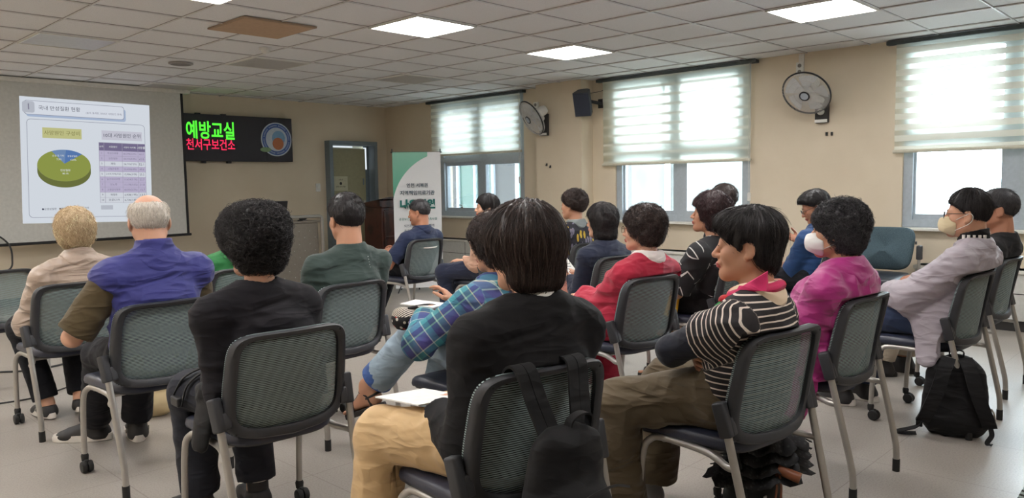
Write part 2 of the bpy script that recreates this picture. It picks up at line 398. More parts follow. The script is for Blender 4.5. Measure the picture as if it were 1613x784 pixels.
# ------------------------------------------------------------------ ceiling fittings
M_lit = emit_mat('lit_diffuser', (1.0, 0.975, 0.955, 1), PANEL_STRENGTH)
M_unlit = mat('unlit_diffuser', srgb(178, 174, 170), 0.35)
def panel(x, y, lit, label):
    g = thing('ceiling_light', label, 'ceiling light', (x, y, CEIL), 0, 'square ceiling light panels')
    b = MB()
    for s in (-1, 1): b.box((s * 0.293, 0, -0.003), (0.014, 0.6, 0.014)); b.box((0, s * 0.293, -0.003), (0.572, 0.014, 0.014))
    b.build('frame', M_trimwhite, g)
    b = MB(); b.box((0, 0, -0.002), (0.572, 0.572, 0.006)); b.build('diffuser', M_lit if lit else M_unlit, g)
for x, l in ((2.19, 'leftmost lit square ceiling panel, cut by the top edge of the photo'), (3.99, 'lit square ceiling panel near the middle of the ceiling'), (5.79, 'lit square ceiling panel nearest the second window blind')):
    panel(x, 4.77, True, l)
panel(5.79, 2.37, True, 'lit square ceiling panel nearest the third window, cut by the photo top')
for x, y in ((2.19, 2.37), (3.99, 2.37), (2.19, -0.03), (5.79, -0.03), (0.39, 2.37), (0.39, 4.77), (-1.41, 4.77), (-1.41, 2.37), (-1.41, 7.17), (0.39, 7.17), (0.39, 9.57), (-1.41, 9.57)):  # out of view; leftmost and front ones added to brighten the front wall
    panel(x, y, True, 'lit square ceiling panel out of view, from a set partly added to brighten the front wall')
panel(2.19, 7.17, False, 'switched-off square ceiling panel above the projection screen'); panel(3.99, 7.17, False, 'switched-off square ceiling panel above the scrolling sign')
panel(5.79, 7.17, False, 'switched-off square ceiling panel above the banner'); panel(3.99, 9.57, False, 'switched-off square ceiling panel close to the front wall')
g = thing('access_panel', 'brown square access panel in the ceiling grid', 'ceiling panel', (3.09, 5.62, CEIL))
b = MB(); b.box((0, 0, -0.004), (0.57, 0.57, 0.012), bevel=0.003); b.build('lid', mat('brown_panel', srgb(176, 146, 118), 0.7), g)
b = MB()
for s in (-1, 1): b.box((s * 0.292, 0, -0.001), (0.012, 0.596, 0.012)); b.box((0, s * 0.292, -0.001), (0.572, 0.012, 0.012))
b.build('rim', mat('tan_rim', srgb(150, 128, 106), 0.6), g)
g = thing('ceiling_speaker', 'round grey ceiling speaker in front of the screen', 'ceiling speaker', (3.35, 7.71, CEIL))
b = MB(); b.lathe([(0.115, 0.004), (0.115, -0.006), (0.1, -0.012)], 32); b.build('rim', mat('speaker_rim', srgb(158, 150, 146), 0.6), g)
b = MB(); b.lathe([(0.098, -0.008), (0.09, -0.013), (0.03, -0.016)], 32); b.build('grille', mat('speaker_cloth', srgb(128, 122, 118), 0.8, bump=0.6, bscale=500), g)
g = thing('smoke_detector', 'small white smoke detector dome on the ceiling', 'smoke detector', (3.55, 6.42, CEIL))
b = MB(); b.lathe([(0.055, 0.003), (0.055, -0.012), (0.045, -0.016)], 28); b.build('base', M_white, g)
b = MB(); b.lathe([(0.036, -0.014), (0.036, -0.03), (0.026, -0.042), (0.01, -0.046)], 28); b.build('sensor_head', M_white, g)
# ================================================================== front of the room
# projection screen with the projected slide
SY = 9.70
M_cloth = mat('screen_cloth', srgb(206, 206, 201), 0.85)
g = thing('projection_screen', 'large pulled-down projection screen showing a health statistics slide', 'projection screen', (3.0, SY, 0.72))
b = MB(); b.box((-0.02, 0.004, 0.89), (2.42, 0.006, 1.80)); b.build('screen_fabric', M_cloth, g)
M_edge = mat('black_screen_edge', srgb(24, 24, 26), 0.7)
for x_ in (1.2, -1.235): b = MB(); b.box((x_, 0.0, 0.89), (0.03, 0.008, 1.80)); b.build('black_border', M_edge, g)
b = MB(); b.tube([(-1.27, 0.0, 0.0), (1.235, 0.0, 0.0)], 0.016, 12); b.build('bottom_bar', M_edge, g)
b = MB(); b.box((0, 0.03, 1.775), (2.6, 0.12, 0.05), bevel=0.01); b.build('casing', M_trimwhite, g)
QA, QB, QC, QD = (2.439, 2.32), (3.804, 2.301), (3.767, 0.907), (2.391, 0.942)
def sl(u, v):
    x = (QA[0] * (1 - u) + QB[0] * u) * (1 - v) + (QD[0] * (1 - u) + QC[0] * u) * v
    z = (QA[1] * (1 - u) + QB[1] * u) * (1 - v) + (QD[1] * (1 - u) + QC[1] * u) * v
    return x - 3.0, z - 0.72
def slm(name, r, gg, bb, k=1.0):
    c = srgb(r, gg, bb); return emit_mat('projected_' + name, c, k)
slide = None
def sl_poly(name, uv, m, depth):
    bb = MB(); pts = []
    for u, v in uv:
        x, z = sl(u, v); pts.append((x, -0.0015 - 0.0004 * depth, z))
    bb.poly(pts); return bb.build(name, m, slide or g)
def rect(u0, v0, u1, v1): return [(u0, v0), (u1, v0), (u1, v1), (u0, v1)]
def rrect(u0, v0, u1, v1, r):
    out = []
    for cx_, cy_, a0 in ((u1 - r, v0 + r, -90), (u1 - r, v1 - r, 0), (u0 + r, v1 - r, 90), (u0 + r, v0 + r, 180)):
        for k in range(6):
            a = math.radians(a0 + 18 * k); out.append((cx_ + r * math.cos(a), cy_ + r * math.sin(a)))
    return out
slide = sl_poly('slide', rect(0, 0, 1, 1), slm('white', 205, 211, 219), 0)
sl_poly('title_shadow', rrect(0.045, 0.05, 0.80, 0.155, 0.02), slm('blue_grey', 160, 175, 200), 1)
sl_poly('title_outline', rrect(0.030, 0.028, 0.786, 0.138, 0.02), slm('line', 120, 122, 140), 2)
sl_poly('title_box', rrect(0.033, 0.031, 0.783, 0.135, 0.02), slm('box', 208, 213, 222), 3)
sl_poly('number_box', rrect(0.018, 0.035, 0.105, 0.125, 0.018), slm('grey', 176, 180, 190), 4)
sl_poly('body_outline', rrect(0.045, 0.172, 0.955, 0.955, 0.03), slm('line', 120, 122, 140), 1)
sl_poly('body_box', rrect(0.048, 0.175, 0.952, 0.952, 0.028), slm('white', 205, 211, 219), 2)
sl_poly('yellow_label', rect(0.155, 0.235, 0.445, 0.318), slm('olive', 184, 184, 130), 3)
sl_poly('grey_label', rect(0.60, 0.235, 0.93, 0.312), slm('grey_label', 190, 190, 202), 3)
sl_poly('table_head', rect(0.575, 0.335, 0.955, 0.402), slm('purple', 112, 104, 134), 3)
for k in range(10):
    v0 = 0.402 + 0.0435 * k
    sl_poly('table_row', rect(0.575, v0, 0.955, v0 + 0.0435), slm('row_white', 202, 206, 214) if k in (2, 4, 8, 9) else slm('lilac', 178, 170, 196), 3)
for k in range(12): sl_poly('table_rule', rect(0.575, 0.335 + 0.002 + (0 if k == 0 else 0.065 + 0.0435 * (k - 1)), 0.955, 0.339 + (0 if k == 0 else 0.065 + 0.0435 * (k - 1))), slm('rule', 150, 146, 164), 5)
for u in (0.575, 0.615, 0.76, 0.89, 0.952): sl_poly('table_rule', rect(u, 0.335, u + 0.003, 0.838), slm('rule', 150, 146, 164), 5)
sl_poly('small_note', rect(0.58, 0.86, 0.675, 0.895), slm('grey', 176, 180, 190), 3)
def arc(cu, cv, ru, rv, a0, a1, n=40): return [(cu + ru * math.cos(math.radians(a0 + (a1 - a0) * k / n)), cv - rv * math.sin(math.radians(a0 + (a1 - a0) * k / n))) for k in range(n + 1)]
sl_poly('pie_side', arc(0.31, 0.585, 0.198, 0.128, 180, 360) + arc(0.31, 0.535, 0.198, 0.128, 360, 180), slm('olive_dark', 102, 108, 60), 3)
sl_poly('pie_top', arc(0.31, 0.535, 0.198, 0.128, 0, 360, 60)[:-1], slm('pie_olive', 136, 146, 72), 4)
sl_poly('pie_wedge', [(0.31, 0.52)] + arc(0.31, 0.535, 0.198, 0.128, 48, 86, 16), slm('pie_blue', 84, 116, 168), 5)
sl_poly('pie_wedge', [(0.31, 0.52)] + arc(0.31, 0.535, 0.198, 0.128, 86, 118, 12), slm('pie_slate', 108, 134, 172), 5)
ink = slm('ink', 66, 68, 84); ink2 = slm('ink_faint', 118, 116, 134); inkw = slm('ink_white', 222, 226, 226)
def st(body, u, v, w, m=None, h=None):
    x, z = sl(u, v); return text('lettering', body, m or ink, slide, (x, -0.006, z), FACE_FRONT, width=w, height=h, depth=0.0)
st('1', 0.062, 0.08, None, ink2, 0.065)
st('국내 만성질환 현황', 0.285, 0.082, 0.42); st('(출처: 통계청, 2022년 사망원인 통계)', 0.625, 0.098, 0.39, ink2)
st('사망원인 구성비', 0.30, 0.277, 0.36, slm('ink_olive', 120, 116, 70)); st('10대 사망원인 순위', 0.765, 0.275, 0.41)
st('●감염성질환   ●만성질환   ▲손상 및 기타', 0.31, 0.885, 0.48)
st('만성질환', 0.315, 0.575, 0.10, inkw); st('80.1%', 0.315, 0.60, 0.06, inkw)
st('손상 및 기타', 0.265, 0.458, 0.12, inkw); st('7.9%', 0.27, 0.487, 0.05, inkw); st('감염성질환', 0.37, 0.458, 0.10, inkw); st('12.0%', 0.375, 0.487, 0.06, inkw)
for k, (a, c, d) in enumerate([('악성신생물', '83,378(22.4%)', '162.7'), ('심장질환', '33,715(9.0%)', '65.8'), ('폐렴', '26,710(7.2%)', '52.1'), ('뇌혈관질환', '25,420(6.8%)', '49.6'), ('고의적 자해(자살)', '12,906(3.5%)', '25.2'), ('알츠하이머병', '11,624(3.1%)', '22.7'), ('당뇨병', '11,178(3.0%)', '21.8'), ('고혈압성질환', '8,033(2.2%)', '15.7'), ('패혈증', '6,928(1.9%)', '13.5'), ('코로나19', '6,726(1.8%)', '13.1')]):
    v = 0.424 + 0.0435 * k; mm_ = ink if k in (2, 4, 8, 9) else ink2
    st(str(k + 1), 0.595, v, None, mm_, 0.020); st(a, 0.685, v, 0.024 * min(len(a), 7), mm_); st(c, 0.825, v, 0.145, mm_); st(d, 0.92, v, 0.055, mm_)
for a, u in (('순위', 0.595), ('사망원인', 0.688), ('사망자 수(비율)', 0.825), ('사망률', 0.92)): st(a, u, 0.37, 0.04 if u < 0.6 else 0.09 if u != 0.825 else 0.14, inkw)

# scrolling LED sign
g = thing('led_sign', 'long black LED sign with green and red letters and a round emblem', 'sign', (4.4, 10.05, 1.652))
M_ledb = mat('led_board_black', srgb(40, 38, 46), 0.6, bump=0.3, bscale=900)
b = MB(); b.box((0.04, 0.0, 0.305), (2.89, 0.13, 0.61), bevel=0.006); b.box((1.08, -0.066, 0.305), (0.004, 0.004, 0.60))
for x in (0.2, 0.55, -0.8): b.box((x, 0, -0.012), (0.05, 0.06, 0.03)); b.box((x - 0.05, 0, 0.618), (0.06, 0.05, 0.018))
b.build('cabinet', M_ledb, g)
text('green_lettering', '예방교실', emit_mat('green_led', (0.10, 1.0, 0.05, 1), 1.15), g, (0.292, -0.067, 0.385), FACE_FRONT, width=0.655, height=0.235, bold=0.0022)
text('green_lettering', '만성질환', MATS['green_led'], g, (-0.45, -0.067, 0.385), FACE_FRONT, width=0.655, height=0.235, bold=0.0022)
text('red_lettering', '인천서구보건소', emit_mat('red_led', (1.0, 0.03, 0.10, 1), 1.2), g, (0.23, -0.067, 0.205), FACE_FRONT, width=0.77, height=0.148, bold=0.001)
em = MB(); RX = Matrix.Rotation(PI / 2, 3, 'X'); ec = (1.235, -0.066, 0.31)
em.lathe([(0.235, -0.004), (0.235, 0.002)], 48, ec, RX); emb = em.build('emblem', mat('emblem_white', srgb(190, 200, 212), 0.5), g)
b = MB(); b.lathe([(0.218, -0.004), (0.218, 0.003)], 48, (ec[0], -0.067, ec[2]), RX); b.build('blue_ring', mat('emblem_blue', srgb(52, 84, 152), 0.5), emb)
b = MB(); b.lathe([(0.165, -0.004), (0.165, 0.0045)], 48, (ec[0], -0.067, ec[2]), RX); b.build('inner_disc', MATS['emblem_white'], emb)
b = MB(); b.lathe([(0.10, -0.004), (0.10, 0.0055)], 40, (ec[0] + 0.03, -0.067, ec[2] + 0.02), RX); b.build('blue_disc', mat('emblem_pale_blue', srgb(120, 160, 196), 0.5), emb)
b = MB()
for k in range(64):
    if k % 8 == 7: continue
    a = 2 * PI * k / 64; b.box((ec[0] + 0.192 * math.cos(a), -0.0715, ec[2] + 0.192 * math.sin(a)), (0.018, 0.002, 0.009), Matrix.Rotation(-a, 3, 'Y'))
b.build('ring_marks', mat('emblem_marks', srgb(170, 184, 208), 0.5), emb)
b = MB(); b.lathe([(0.085, -0.004), (0.085, 0.007)], 36, (ec[0] + 0.02, -0.067, ec[2] - 0.06), RX); b.build('orange_dot', mat('emblem_orange', srgb(176, 104, 62), 0.5), emb)
b = MB(); b.ball((ec[0] - 0.17, -0.07, ec[2] - 0.145), (0.085, 0.006, 0.035), 8); b.build('green_patch', mat('emblem_green', srgb(120, 150, 110), 0.5), emb)

# light switch and small wall fixings
g = thing('light_switch', 'small white light switch on the wall left of the door', 'light switch', (6.36, WY, 1.28))
b = MB(); b.box((0, -0.006, 0), (0.075, 0.014, 0.12), bevel=0.004); b.build('plate', M_white, g)
b = MB(); b.box((0, -0.015, 0), (0.04, 0.008, 0.06), bevel=0.003); b.build('rocker', M_trimwhite, g)

# roll-up banner
BW, BH = 0.57, 1.62
g = thing('standing_banner', 'tall white and green standing banner behind the man in the navy polo', 'banner', (5.90, 7.23, 0), math.radians(-33.5))
t = NT('banner_print'); co = t.coord(); sx = t.add('SeparateXYZ', {0: co})
dx = t.math('SUBTRACT', sx.outputs[0], 0.40); dz = t.math('SUBTRACT', sx.outputs[2], 0.985)
q = t.math('ADD', t.math('POWER', t.math('ABSOLUTE', dx), 2.0), t.math('POWER', t.math('ABSOLUTE', dz), 2.0))
inside = t.math('MULTIPLY', t.math('GREATER_THAN', t.math('SQRT', q), 0.70), t.math('MULTIPLY', t.math('LESS_THAN', sx.outputs[0], 0.13), t.math('GREATER_THAN', sx.outputs[2], 1.1)))
gcol = t.mix(t.math('MULTIPLY', t.math('SUBTRACT', sx.outputs[2], 1.1), 1.8), srgb(70, 160, 130), srgb(132, 190, 168))
MATS['banner'] = t.surf(t.bsdf(t.mix(inside, srgb(226, 228, 230), gcol), 0.55).outputs[0])
b = MB(); b.grid(lambda u, v: ((u - 0.5) * BW, 0.012 * math.sin(v * PI) * math.sin(u * PI), 0.06 + v * BH), 8, 24); b.build('print', MATS['banner'], g)
M_navy = mat('banner_navy', srgb(40, 66, 84), 0.6); M_teal = mat('banner_teal', srgb(30, 110, 104), 0.6)
BF = (PI / 2, 0, 0)
for body, z, wdt, m_, bo in (('인천 서북권', 1.285, 0.25, M_navy, 0.002), ('지역책임의료기관', 1.195, 0.41, M_navy, 0.002), ('나은병원', 1.055, 0.42, M_teal, 0.006), ('공공보건의료 협력체계 구축사업', 0.885, 0.45, M_teal, 0.001)):
    text('lettering', body, m_, g, (0.0, -0.012, z), BF, width=wdt, bold=bo)
for k, body in enumerate(('퇴원환자 지역사회 연계', '중증응급 이송·전원', '감염 및 환자안전 관리', '지역보건의료 협력')):
    text('lettering', body, M_navy, g, (-0.17, -0.012, 0.805 - 0.06 * k), BF, height=0.034, align='LEFT')
text('lettering', '나은병원', M_navy, g, (0.12, -0.006, 0.20), BF, width=0.2)
b = MB(); b.tube([(-BW / 2 - 0.02, 0.006, 0.06 + BH), (BW / 2 + 0.02, 0.006, 0.06 + BH)], 0.006)
for s in (-1, 1): b.tube([(s * BW / 2, 0.006, 0.05 + BH), (s * BW / 2, 0.006, 0.10 + BH)], 0.007)
b.build('top_rail', M_black, g)
b = MB(); b.tube([(0, 0.05, 0.03), (0, 0.03, BH)], 0.008)
for s in (-1, 1): b.tube([(0, 0.05, 0.6), (s * 0.26, -0.005, 0.0)], 0.007); b.tube([(0, 0.05, 0.7), (s * 0.2, 0.3, 0.0)], 0.007)
b.build('stand', M_black, g)

# steel lectern with laptop and microphone
g = thing('steel_lectern', 'grey perforated metal lectern with a tubular frame beside the screen', 'lectern', (5.25, 9.0, 0))
M_lec = mat('warm_grey_sheet', srgb(140, 131, 121), 0.5, 0.2)
b = MB(); b.box((0, 0.18, 0.42), (0.74, 0.42, 0.80), bevel=0.01); b.build('body', M_lec, g)
b = MB()
for i in range(9):
    for j in range(8):
        if (i + j) % 2 == 0: b.lathe([(0.006, 0), (0.006, 0.003)], 8, (-0.31 + 0.078 * i, -0.031, 0.12 + 0.085 * j), RX)
b.build('perforation', mat('hole_grey', srgb(190, 186, 178), 0.6), g)
b = MB(); b.tube([(0.41, -0.06, 0.0), (0.41, -0.06, 0.86), (0.40, -0.06, 0.895), (0.37, -0.06, 0.905), (-0.37, -0.06, 0.905), (-0.40, -0.06, 0.895), (-0.41, -0.06, 0.86), (-0.41, -0.06, 0.0)], 0.022, 12); b.build('tubular_frame', M_steel, g)
b = MB(); b.box((0, 0.18, 0.835), (0.80, 0.46, 0.03), bevel=0.008); b.build('top', M_lec, g)
g = thing('laptop', 'open black laptop on the grey metal lectern', 'laptop', (5.03, 9.0, 0.85))
b = MB(); b.box((0, 0.26, 0.012), (0.40, 0.27, 0.02), bevel=0.006); b.build('keyboard_base', M_black, g)
b = MB(); b.box((0, 0.10, 0.135), (0.42, 0.016, 0.27), rot=(0.28, 0, 0), bevel=0.006); b.build('lid', mat('laptop_lid', srgb(40, 41, 44), 0.45), g)
g = thing('microphone', 'small black gooseneck microphone on the grey metal lectern', 'microphone', (5.36, 8.98, 0.85))
b = MB(); b.lathe([(0.035, 0), (0.035, 0.012), (0.012, 0.018)], 20); b.build('base', M_black, g)
b = MB(); b.tube(bez([(0, 0, 0.015), (0.0, 0, 0.035), (-0.03, 0.0, 0.045), (-0.05, 0, 0.045)]), 0.006); b.build('gooseneck', M_black, g)
b = MB(); b.ball((0.04, 0, 0.035), (0.06, 0.028, 0.026), 10); b.build('windscreen', mat('mic_foam', srgb(26, 26, 28), 0.95), g)

# dark wooden podium
t = NT('dark_mahogany'); co = t.coord()
wv = t.add('TexWave', {'Vector': co, 'Scale': 2.0, 'Distortion': 6.0, 'Detail': 3.0, 'Detail Scale': 2.0}, bands_direction='X')
MATS['mahogany'] = t.surf(t.bsdf(t.ramp(wv.outputs[0], [(0.2, srgb(44, 22, 18)), (0.8, srgb(72, 36, 28))]), 0.35).outputs[0])
g = thing('wooden_podium', 'dark reddish brown wooden podium between door and banner', 'podium', (6.92, 9.2, 0))
b = MB(); b.box((0, 0.0, 0.5), (0.50, 0.42, 1.0), bevel=0.01); b.build('cabinet', MATS['mahogany'], g)
b = MB(); b.box((0, 0.0, 0.04), (0.60, 0.50, 0.08), bevel=0.012); b.box((0, 0, 0.10), (0.56, 0.46, 0.05), bevel=0.012); b.build('plinth', MATS['mahogany'], g)
b = MB(); b.prism([(-0.31, -0.26, 1.0), (-0.31, -0.26, 1.10), (-0.31, 0.20, 1.04), (-0.31, 0.26, 1.0)], (0.62, 0, 0)); b.box((0, -0.02, 1.0), (0.56, 0.46, 0.05), bevel=0.012); b.build('desk_top', MATS['mahogany'], g)
b = MB()
for x in (-0.2, 0.2): b.box((x, -0.215, 0.56), (0.035, 0.015, 0.74), bevel=0.004)
for z in (0.19, 0.55, 0.93): b.box((0, -0.215, z), (0.40, 0.015, 0.035), bevel=0.004)
b.build('panel_moulding', MATS['mahogany'], g)
b = MB(); b.prism(bez([(-0.31, -0.26, 1.10), (-0.16, -0.26, 1.125), (0, -0.26, 1.135), (0.16, -0.26, 1.125), (0.31, -0.26, 1.10)], 4) + [Vector((0.31, -0.26, 1.08)), Vector((-0.31, -0.26, 1.08))], (0, 0.03, 0)); b.build('crest', MATS['mahogany'], g)

# ------------------------------------------------------------------ window wall fittings
M_heat = mat('convector_enamel', srgb(204, 204, 200), 0.45)
def convector(y0, y1, label):
    g = thing('convector', label, 'heater', (WX - 0.125, (y0 + y1) / 2, 0), 0, 'convector covers under the windows'); L = y1 - y0
    b = MB(); b.box((0, 0, 0.30), (0.20, L, 0.42), bevel=0.008); b.build('cover', M_heat, g)
    b = MB(); b.box((-0.004, 0, 0.495), (0.23, L + 0.02, 0.03), bevel=0.006); b.build('top_board', mat('convector_top', srgb(214, 212, 204), 0.4), g)
    b = MB(); b.box((-0.101, 0, 0.315), (0.004, L, 0.006)); b.box((-0.101, 0.28, 0.30), (0.004, 0.005, 0.4)); b.build('seam', M_base, g)
    b = MB(); b.box((0.01, 0, 0.045), (0.16, L - 0.02, 0.09)); b.build('plinth', M_base, g)
convector(6.70, 8.86, 'light grey convector cover behind the banner and the pale pink cardigan')
convector(3.88, 5.66, 'light grey convector cover under the middle window, behind the patterned dress')
convector(0.2, 2.17, 'light grey convector cover behind the man in black')

def wall_fan(c, n, boxc, label):
    g = thing('wall_fan', label, 'fan', boxc, 0, 'wall fans')
    n = Vector(n).normalized(); ctr = Vector(c) - Vector(boxc)
    zax = n; xax = Vector((0, 0, 1)).cross(zax).normalized(); yax = zax.cross(xax); R = Matrix((xax, yax, zax)).transposed()
    P = lambda x, y, z: ctr + R @ Vector((x, y, z))
    b = MB(); b.box((0.0, 0, 0), (0.05, 0.125, 0.27), bevel=0.006); bx = b.build('control_box', M_black, g)
    b = MB(); b.lathe([(0.032, 0), (0.032, 0.02), (0.02, 0.024)], 24, (-0.025, 0.0, -0.03), Matrix.Rotation(-PI / 2, 3, 'Y')); b.box((-0.027, 0, -0.118), (0.008, 0.12, 0.03)); b.build('dial', M_white, bx)
    b = MB(); b.tube([(-0.02, 0, 0.08), (-0.12, 0, 0.09), ctr * 0.55 + Vector((-0.03, 0, 0.04)), P(0, 0, -0.16)], [0.032, 0.03, 0.03, 0.035], 12); b.build('arm', M_white, g)
    b = MB(); b.lathe([(0.02, -0.24), (0.05, -0.235), (0.062, -0.2), (0.062, -0.12), (0.05, -0.07), (0.02, -0.06)], 28, ctr, R); b.build('motor_housing', M_white, g)
    Rr = 0.225
    def zf(r): return 0.055 * math.sqrt(max(0, 1 - (r / (Rr + 0.02)) ** 2))
    b = MB()
    for k in range(84):
        a = 2 * PI * k / 84
        for sg in (1, -1):
            b.tube([P(r * math.cos(a + 0.5 * sg * (r / Rr)), r * math.sin(a + 0.5 * sg * (r / Rr)), sg * zf(r) - 0.01) for r in (0.04, 0.09, 0.14, 0.185, Rr)], 0.0018, 4, cap=False)
    for r in (0.10, 0.16):
        b.tube([P(r * math.cos(2 * PI * k / 40), r * math.sin(2 * PI * k / 40), zf(r) - 0.012) for k in range(40)], 0.002, 5, closed=True)
    b.build('wire_guard', mat('guard_wire', srgb(206, 204, 200), 0.4, 0.0), g)
    b = MB(); b.tube([P(Rr * math.cos(2 * PI * k / 60), Rr * math.sin(2 * PI * k / 60), -0.008) for k in range(60)], 0.0085, 8, closed=True); b.build('rim', M_black, g)
    b = MB()
    for k in range(5):
        a0 = 2 * PI * k / 5
        def bl(u, v):
            r = 0.03 + 0.165 * u; w_ = (0.35 + 0.55 * math.sin(u * PI * 0.62)) * (v - 0.5)
            return P(r * math.cos(a0 + w_), r * math.sin(a0 + w_), -0.012 + 0.05 * (v - 0.5))
        b.grid(bl, 8, 6)
    b.lathe([(0.035, -0.04), (0.035, 0.0), (0.02, 0.012)], 20, ctr, R)
    b.build('blades', mat('pale_blades', srgb(224, 226, 228), 0.35), g)
    b = MB(); b.lathe([(0.05, 0.035), (0.05, 0.05)], 32, ctr, R); hb = b.build('hub_ring', M_black, g)
    b = MB(); b.lathe([(0.038, 0.036), (0.036, 0.054), (0.01, 0.057)], 28, ctr, R); b.build('hub_badge', mat('badge_grey', srgb(170, 178, 188), 0.4), hb)
wall_fan((7.15, 6.52, 2.09), (-0.85, 0.32, -0.53), (7.395, 6.52, 2.02), 'wall fan on the pillar, seen nearly edge on')
wall_fan((7.33, 3.14, 2.095), (-0.80, 0.0, -0.60), (7.615, 3.10, 1.965), 'wall fan between the second and third window, facing the audience')
def outlet(p, label):
    g = thing('power_outlet', label, 'power outlet', p)
    b = MB(); b.box((0, 0, 0), (0.03, 0.075, 0.13), bevel=0.005); b.build('plate', M_white, g)
    for z in (-0.03, 0.03):
        b = MB(); b.lathe([(0.019, 0), (0.019, 0.004)], 20, (-0.015, 0, z), Matrix.Rotation(-PI / 2, 3, 'Y'))
        b.build('socket', mat('socket_grey', srgb(120, 116, 112), 0.6), g)
    return g
g = outlet((7.405, 6.66, 2.25), 'white double power outlet above the fan on the pillar')
b = MB(); b.tube(bez([(-0.02, 0.0, -0.05), (-0.04, -0.02, -0.12), (0.0, -0.1, -0.16), (0.0, -0.13, -0.12)]), 0.004, 6); b.build('cord', M_black, g)
g = outlet((7.625, 3.33, 2.375), 'white double power outlet above the fan between two windows')
b = MB(); b.box((0.005, -0.012, 0.105), (0.02, 0.05, 0.08)); b.build('conduit', M_white, g)
for y, z, x in ((6.50, 1.52, 7.418), (6.44, 1.495, 7.418), (3.06, 1.72, 7.638), (3.01, 1.72, 7.638)):
    b = MB(); b.box((0, 0, 0), (0.014, 0.02, 0.035), bevel=0.004); b.tube([(-0.005, 0, -0.01), (-0.018, 0, -0.014), (-0.02, 0, 0.0)], 0.004, 6)
    o = b.build('wall_hook', M_black); o.location = (x - 0.006, y, z)
    tag(o, ('small black hook on the pillar under the fan, ' if x < 7.5 else 'small black hook on the wall under the window-side fan, ') + ('higher of two' if y == 6.50 else 'lower of two' if y == 6.44 else 'nearer the pillar' if y == 3.06 else 'nearer the third window'), 'hook', 'wall hooks')

g = thing('wall_speaker', 'black box loudspeaker tilted down from a bracket beside the pillar', 'speaker', (WX, 5.80, 2.24))
Rs = Euler((0, math.radians(-22), math.radians(20))).to_matrix()
b = MB()
def sp(x, y, z): return Vector((-0.27, 0.06, 0.0)) + Rs @ Vector((x, y, z))
ring = lambda z, k: [sp(-0.085 * k, 0.10 * k, z), sp(-0.085 * k, -0.10 * k, z), sp(0.06 * k, -0.075 * k, z), sp(0.09 * k, -0.04 * k, z), sp(0.09 * k, 0.04 * k, z), sp(0.06 * k, 0.075 * k, z)]
b.loft([ring(-0.145, 0.97), ring(-0.14, 1.0), ring(0.14, 1.0), ring(0.145, 0.97)]); b.build('cabinet', mat('speaker_case', srgb(62, 66, 72), 0.6), g)
b = MB(); b.box(sp(-0.089, 0, 0), (0.012, 0.19, 0.27), Rs, bevel=0.005); b.build('grille', mat('speaker_grille', srgb(44, 50, 66), 0.7, bump=0.5, bscale=600), g)
b = MB(); b.box((-0.008, 0.0, 0.0), (0.016, 0.09, 0.11), bevel=0.004); b.tube([(-0.01, 0, 0), sp(0.08, 0, 0)], 0.02, 10); b.build('bracket', M_black, g)
b = MB(); b.tube(bez([sp(0.09, 0, 0.08), (-0.06, -0.02, 0.14), (-0.03, -0.1, 0.18), (-0.05, -0.12, 0.265)]), 0.003, 6); b.build('cable', M_black, g)

# cables by the left edge
b = MB(); b.tube(bez([(1.9, 9.62, 0.9), (2.08, 9.62, 0.86), (2.22, 9.62, 0.74), (2.25, 9.62, 0.58), (2.2, 9.62, 0.45), (1.9, 9.62, 0.4)]), 0.009, 8); o = b.build('hanging_cable', M_black); tag(o, 'black cable looping down in front of the wall below the screen', 'cable')
b = MB(); b.tube(bez([(0.5, 6.3, 0.008), (0.95, 6.15, 0.008), (1.22, 6.5, 0.008), (1.6, 6.3, 0.008), (2.2, 6.55, 0.008)]), 0.007, 8); o = b.build('floor_cable', M_black); tag(o, 'black cable lying on the floor beyond the empty chair at the far left', 'cable')
g = thing('floor_cable_loop', 'thin black cable curling on the floor under the empty chair', 'cable', (0, 0, 0))
b = MB(); b.tube(bez([(0.6, 5.9, 0.006), (0.95, 5.75, 0.006), (1.1, 5.5, 0.006), (1.35, 5.45, 0.006), (1.6, 5.6, 0.006)]), 0.005, 8); b.build('cord', M_black, g)

# ================================================================== chairs
t = NT('back_mesh'); at = t.add('Attribute', attribute_name='pat', attribute_type='GEOMETRY'); zz = t.add('SeparateXYZ', {0: at.outputs['Vector']})
f = t.math('FRACT', t.math('MULTIPLY', zz.outputs[2], 1 / 0.0062)); rib = t.math('GREATER_THAN', f, 0.45)
n = t.noise(t.coord(), 60, 2)
cc = t.mix(rib, srgb(26, 30, 33), t.mix(n.outputs[0], srgb(128, 144, 145), srgb(156, 173, 172)))
pb = t.bsdf(cc, 0.6); tr = t.add('BsdfTransparent')
MATS['mesh'] = t.surf(t.add('MixShader', {0: t.math('MULTIPLY', t.math('SUBTRACT', 1.0, rib), 0.30), 1: pb.outputs[0], 2: tr.outputs[0]}).outputs[0])
M_frameb = mat('charcoal_plastic', srgb(52, 53, 57), 0.48, bump=0.25, bscale=700, vary=0.03)
M_vinyl = mat('navy_vinyl', srgb(46, 50, 66), 0.36, bump=0.25, bscale=350, vary=0.04)
M_rubber = mat('black_rubber', srgb(30, 30, 30), 0.7)
def back_pt(u, v, off=0.0):
    """chair back surface: u across -1..1, v 0 bottom .. 1 top"""
    hw = 0.236 - 0.022 * v * v - 0.010 * (1 - v)
    y0 = 0.072 - 0.018 * math.sin(min(v, 1) * PI * 0.5) - 0.030 * v * v
    cv = 0.055 - 0.025 * v
    return Vector((u * hw, y0 + cv * u * u + off, 0.452 + 0.352 * v - 0.022 * (1 - v) * (1 - u * u)))
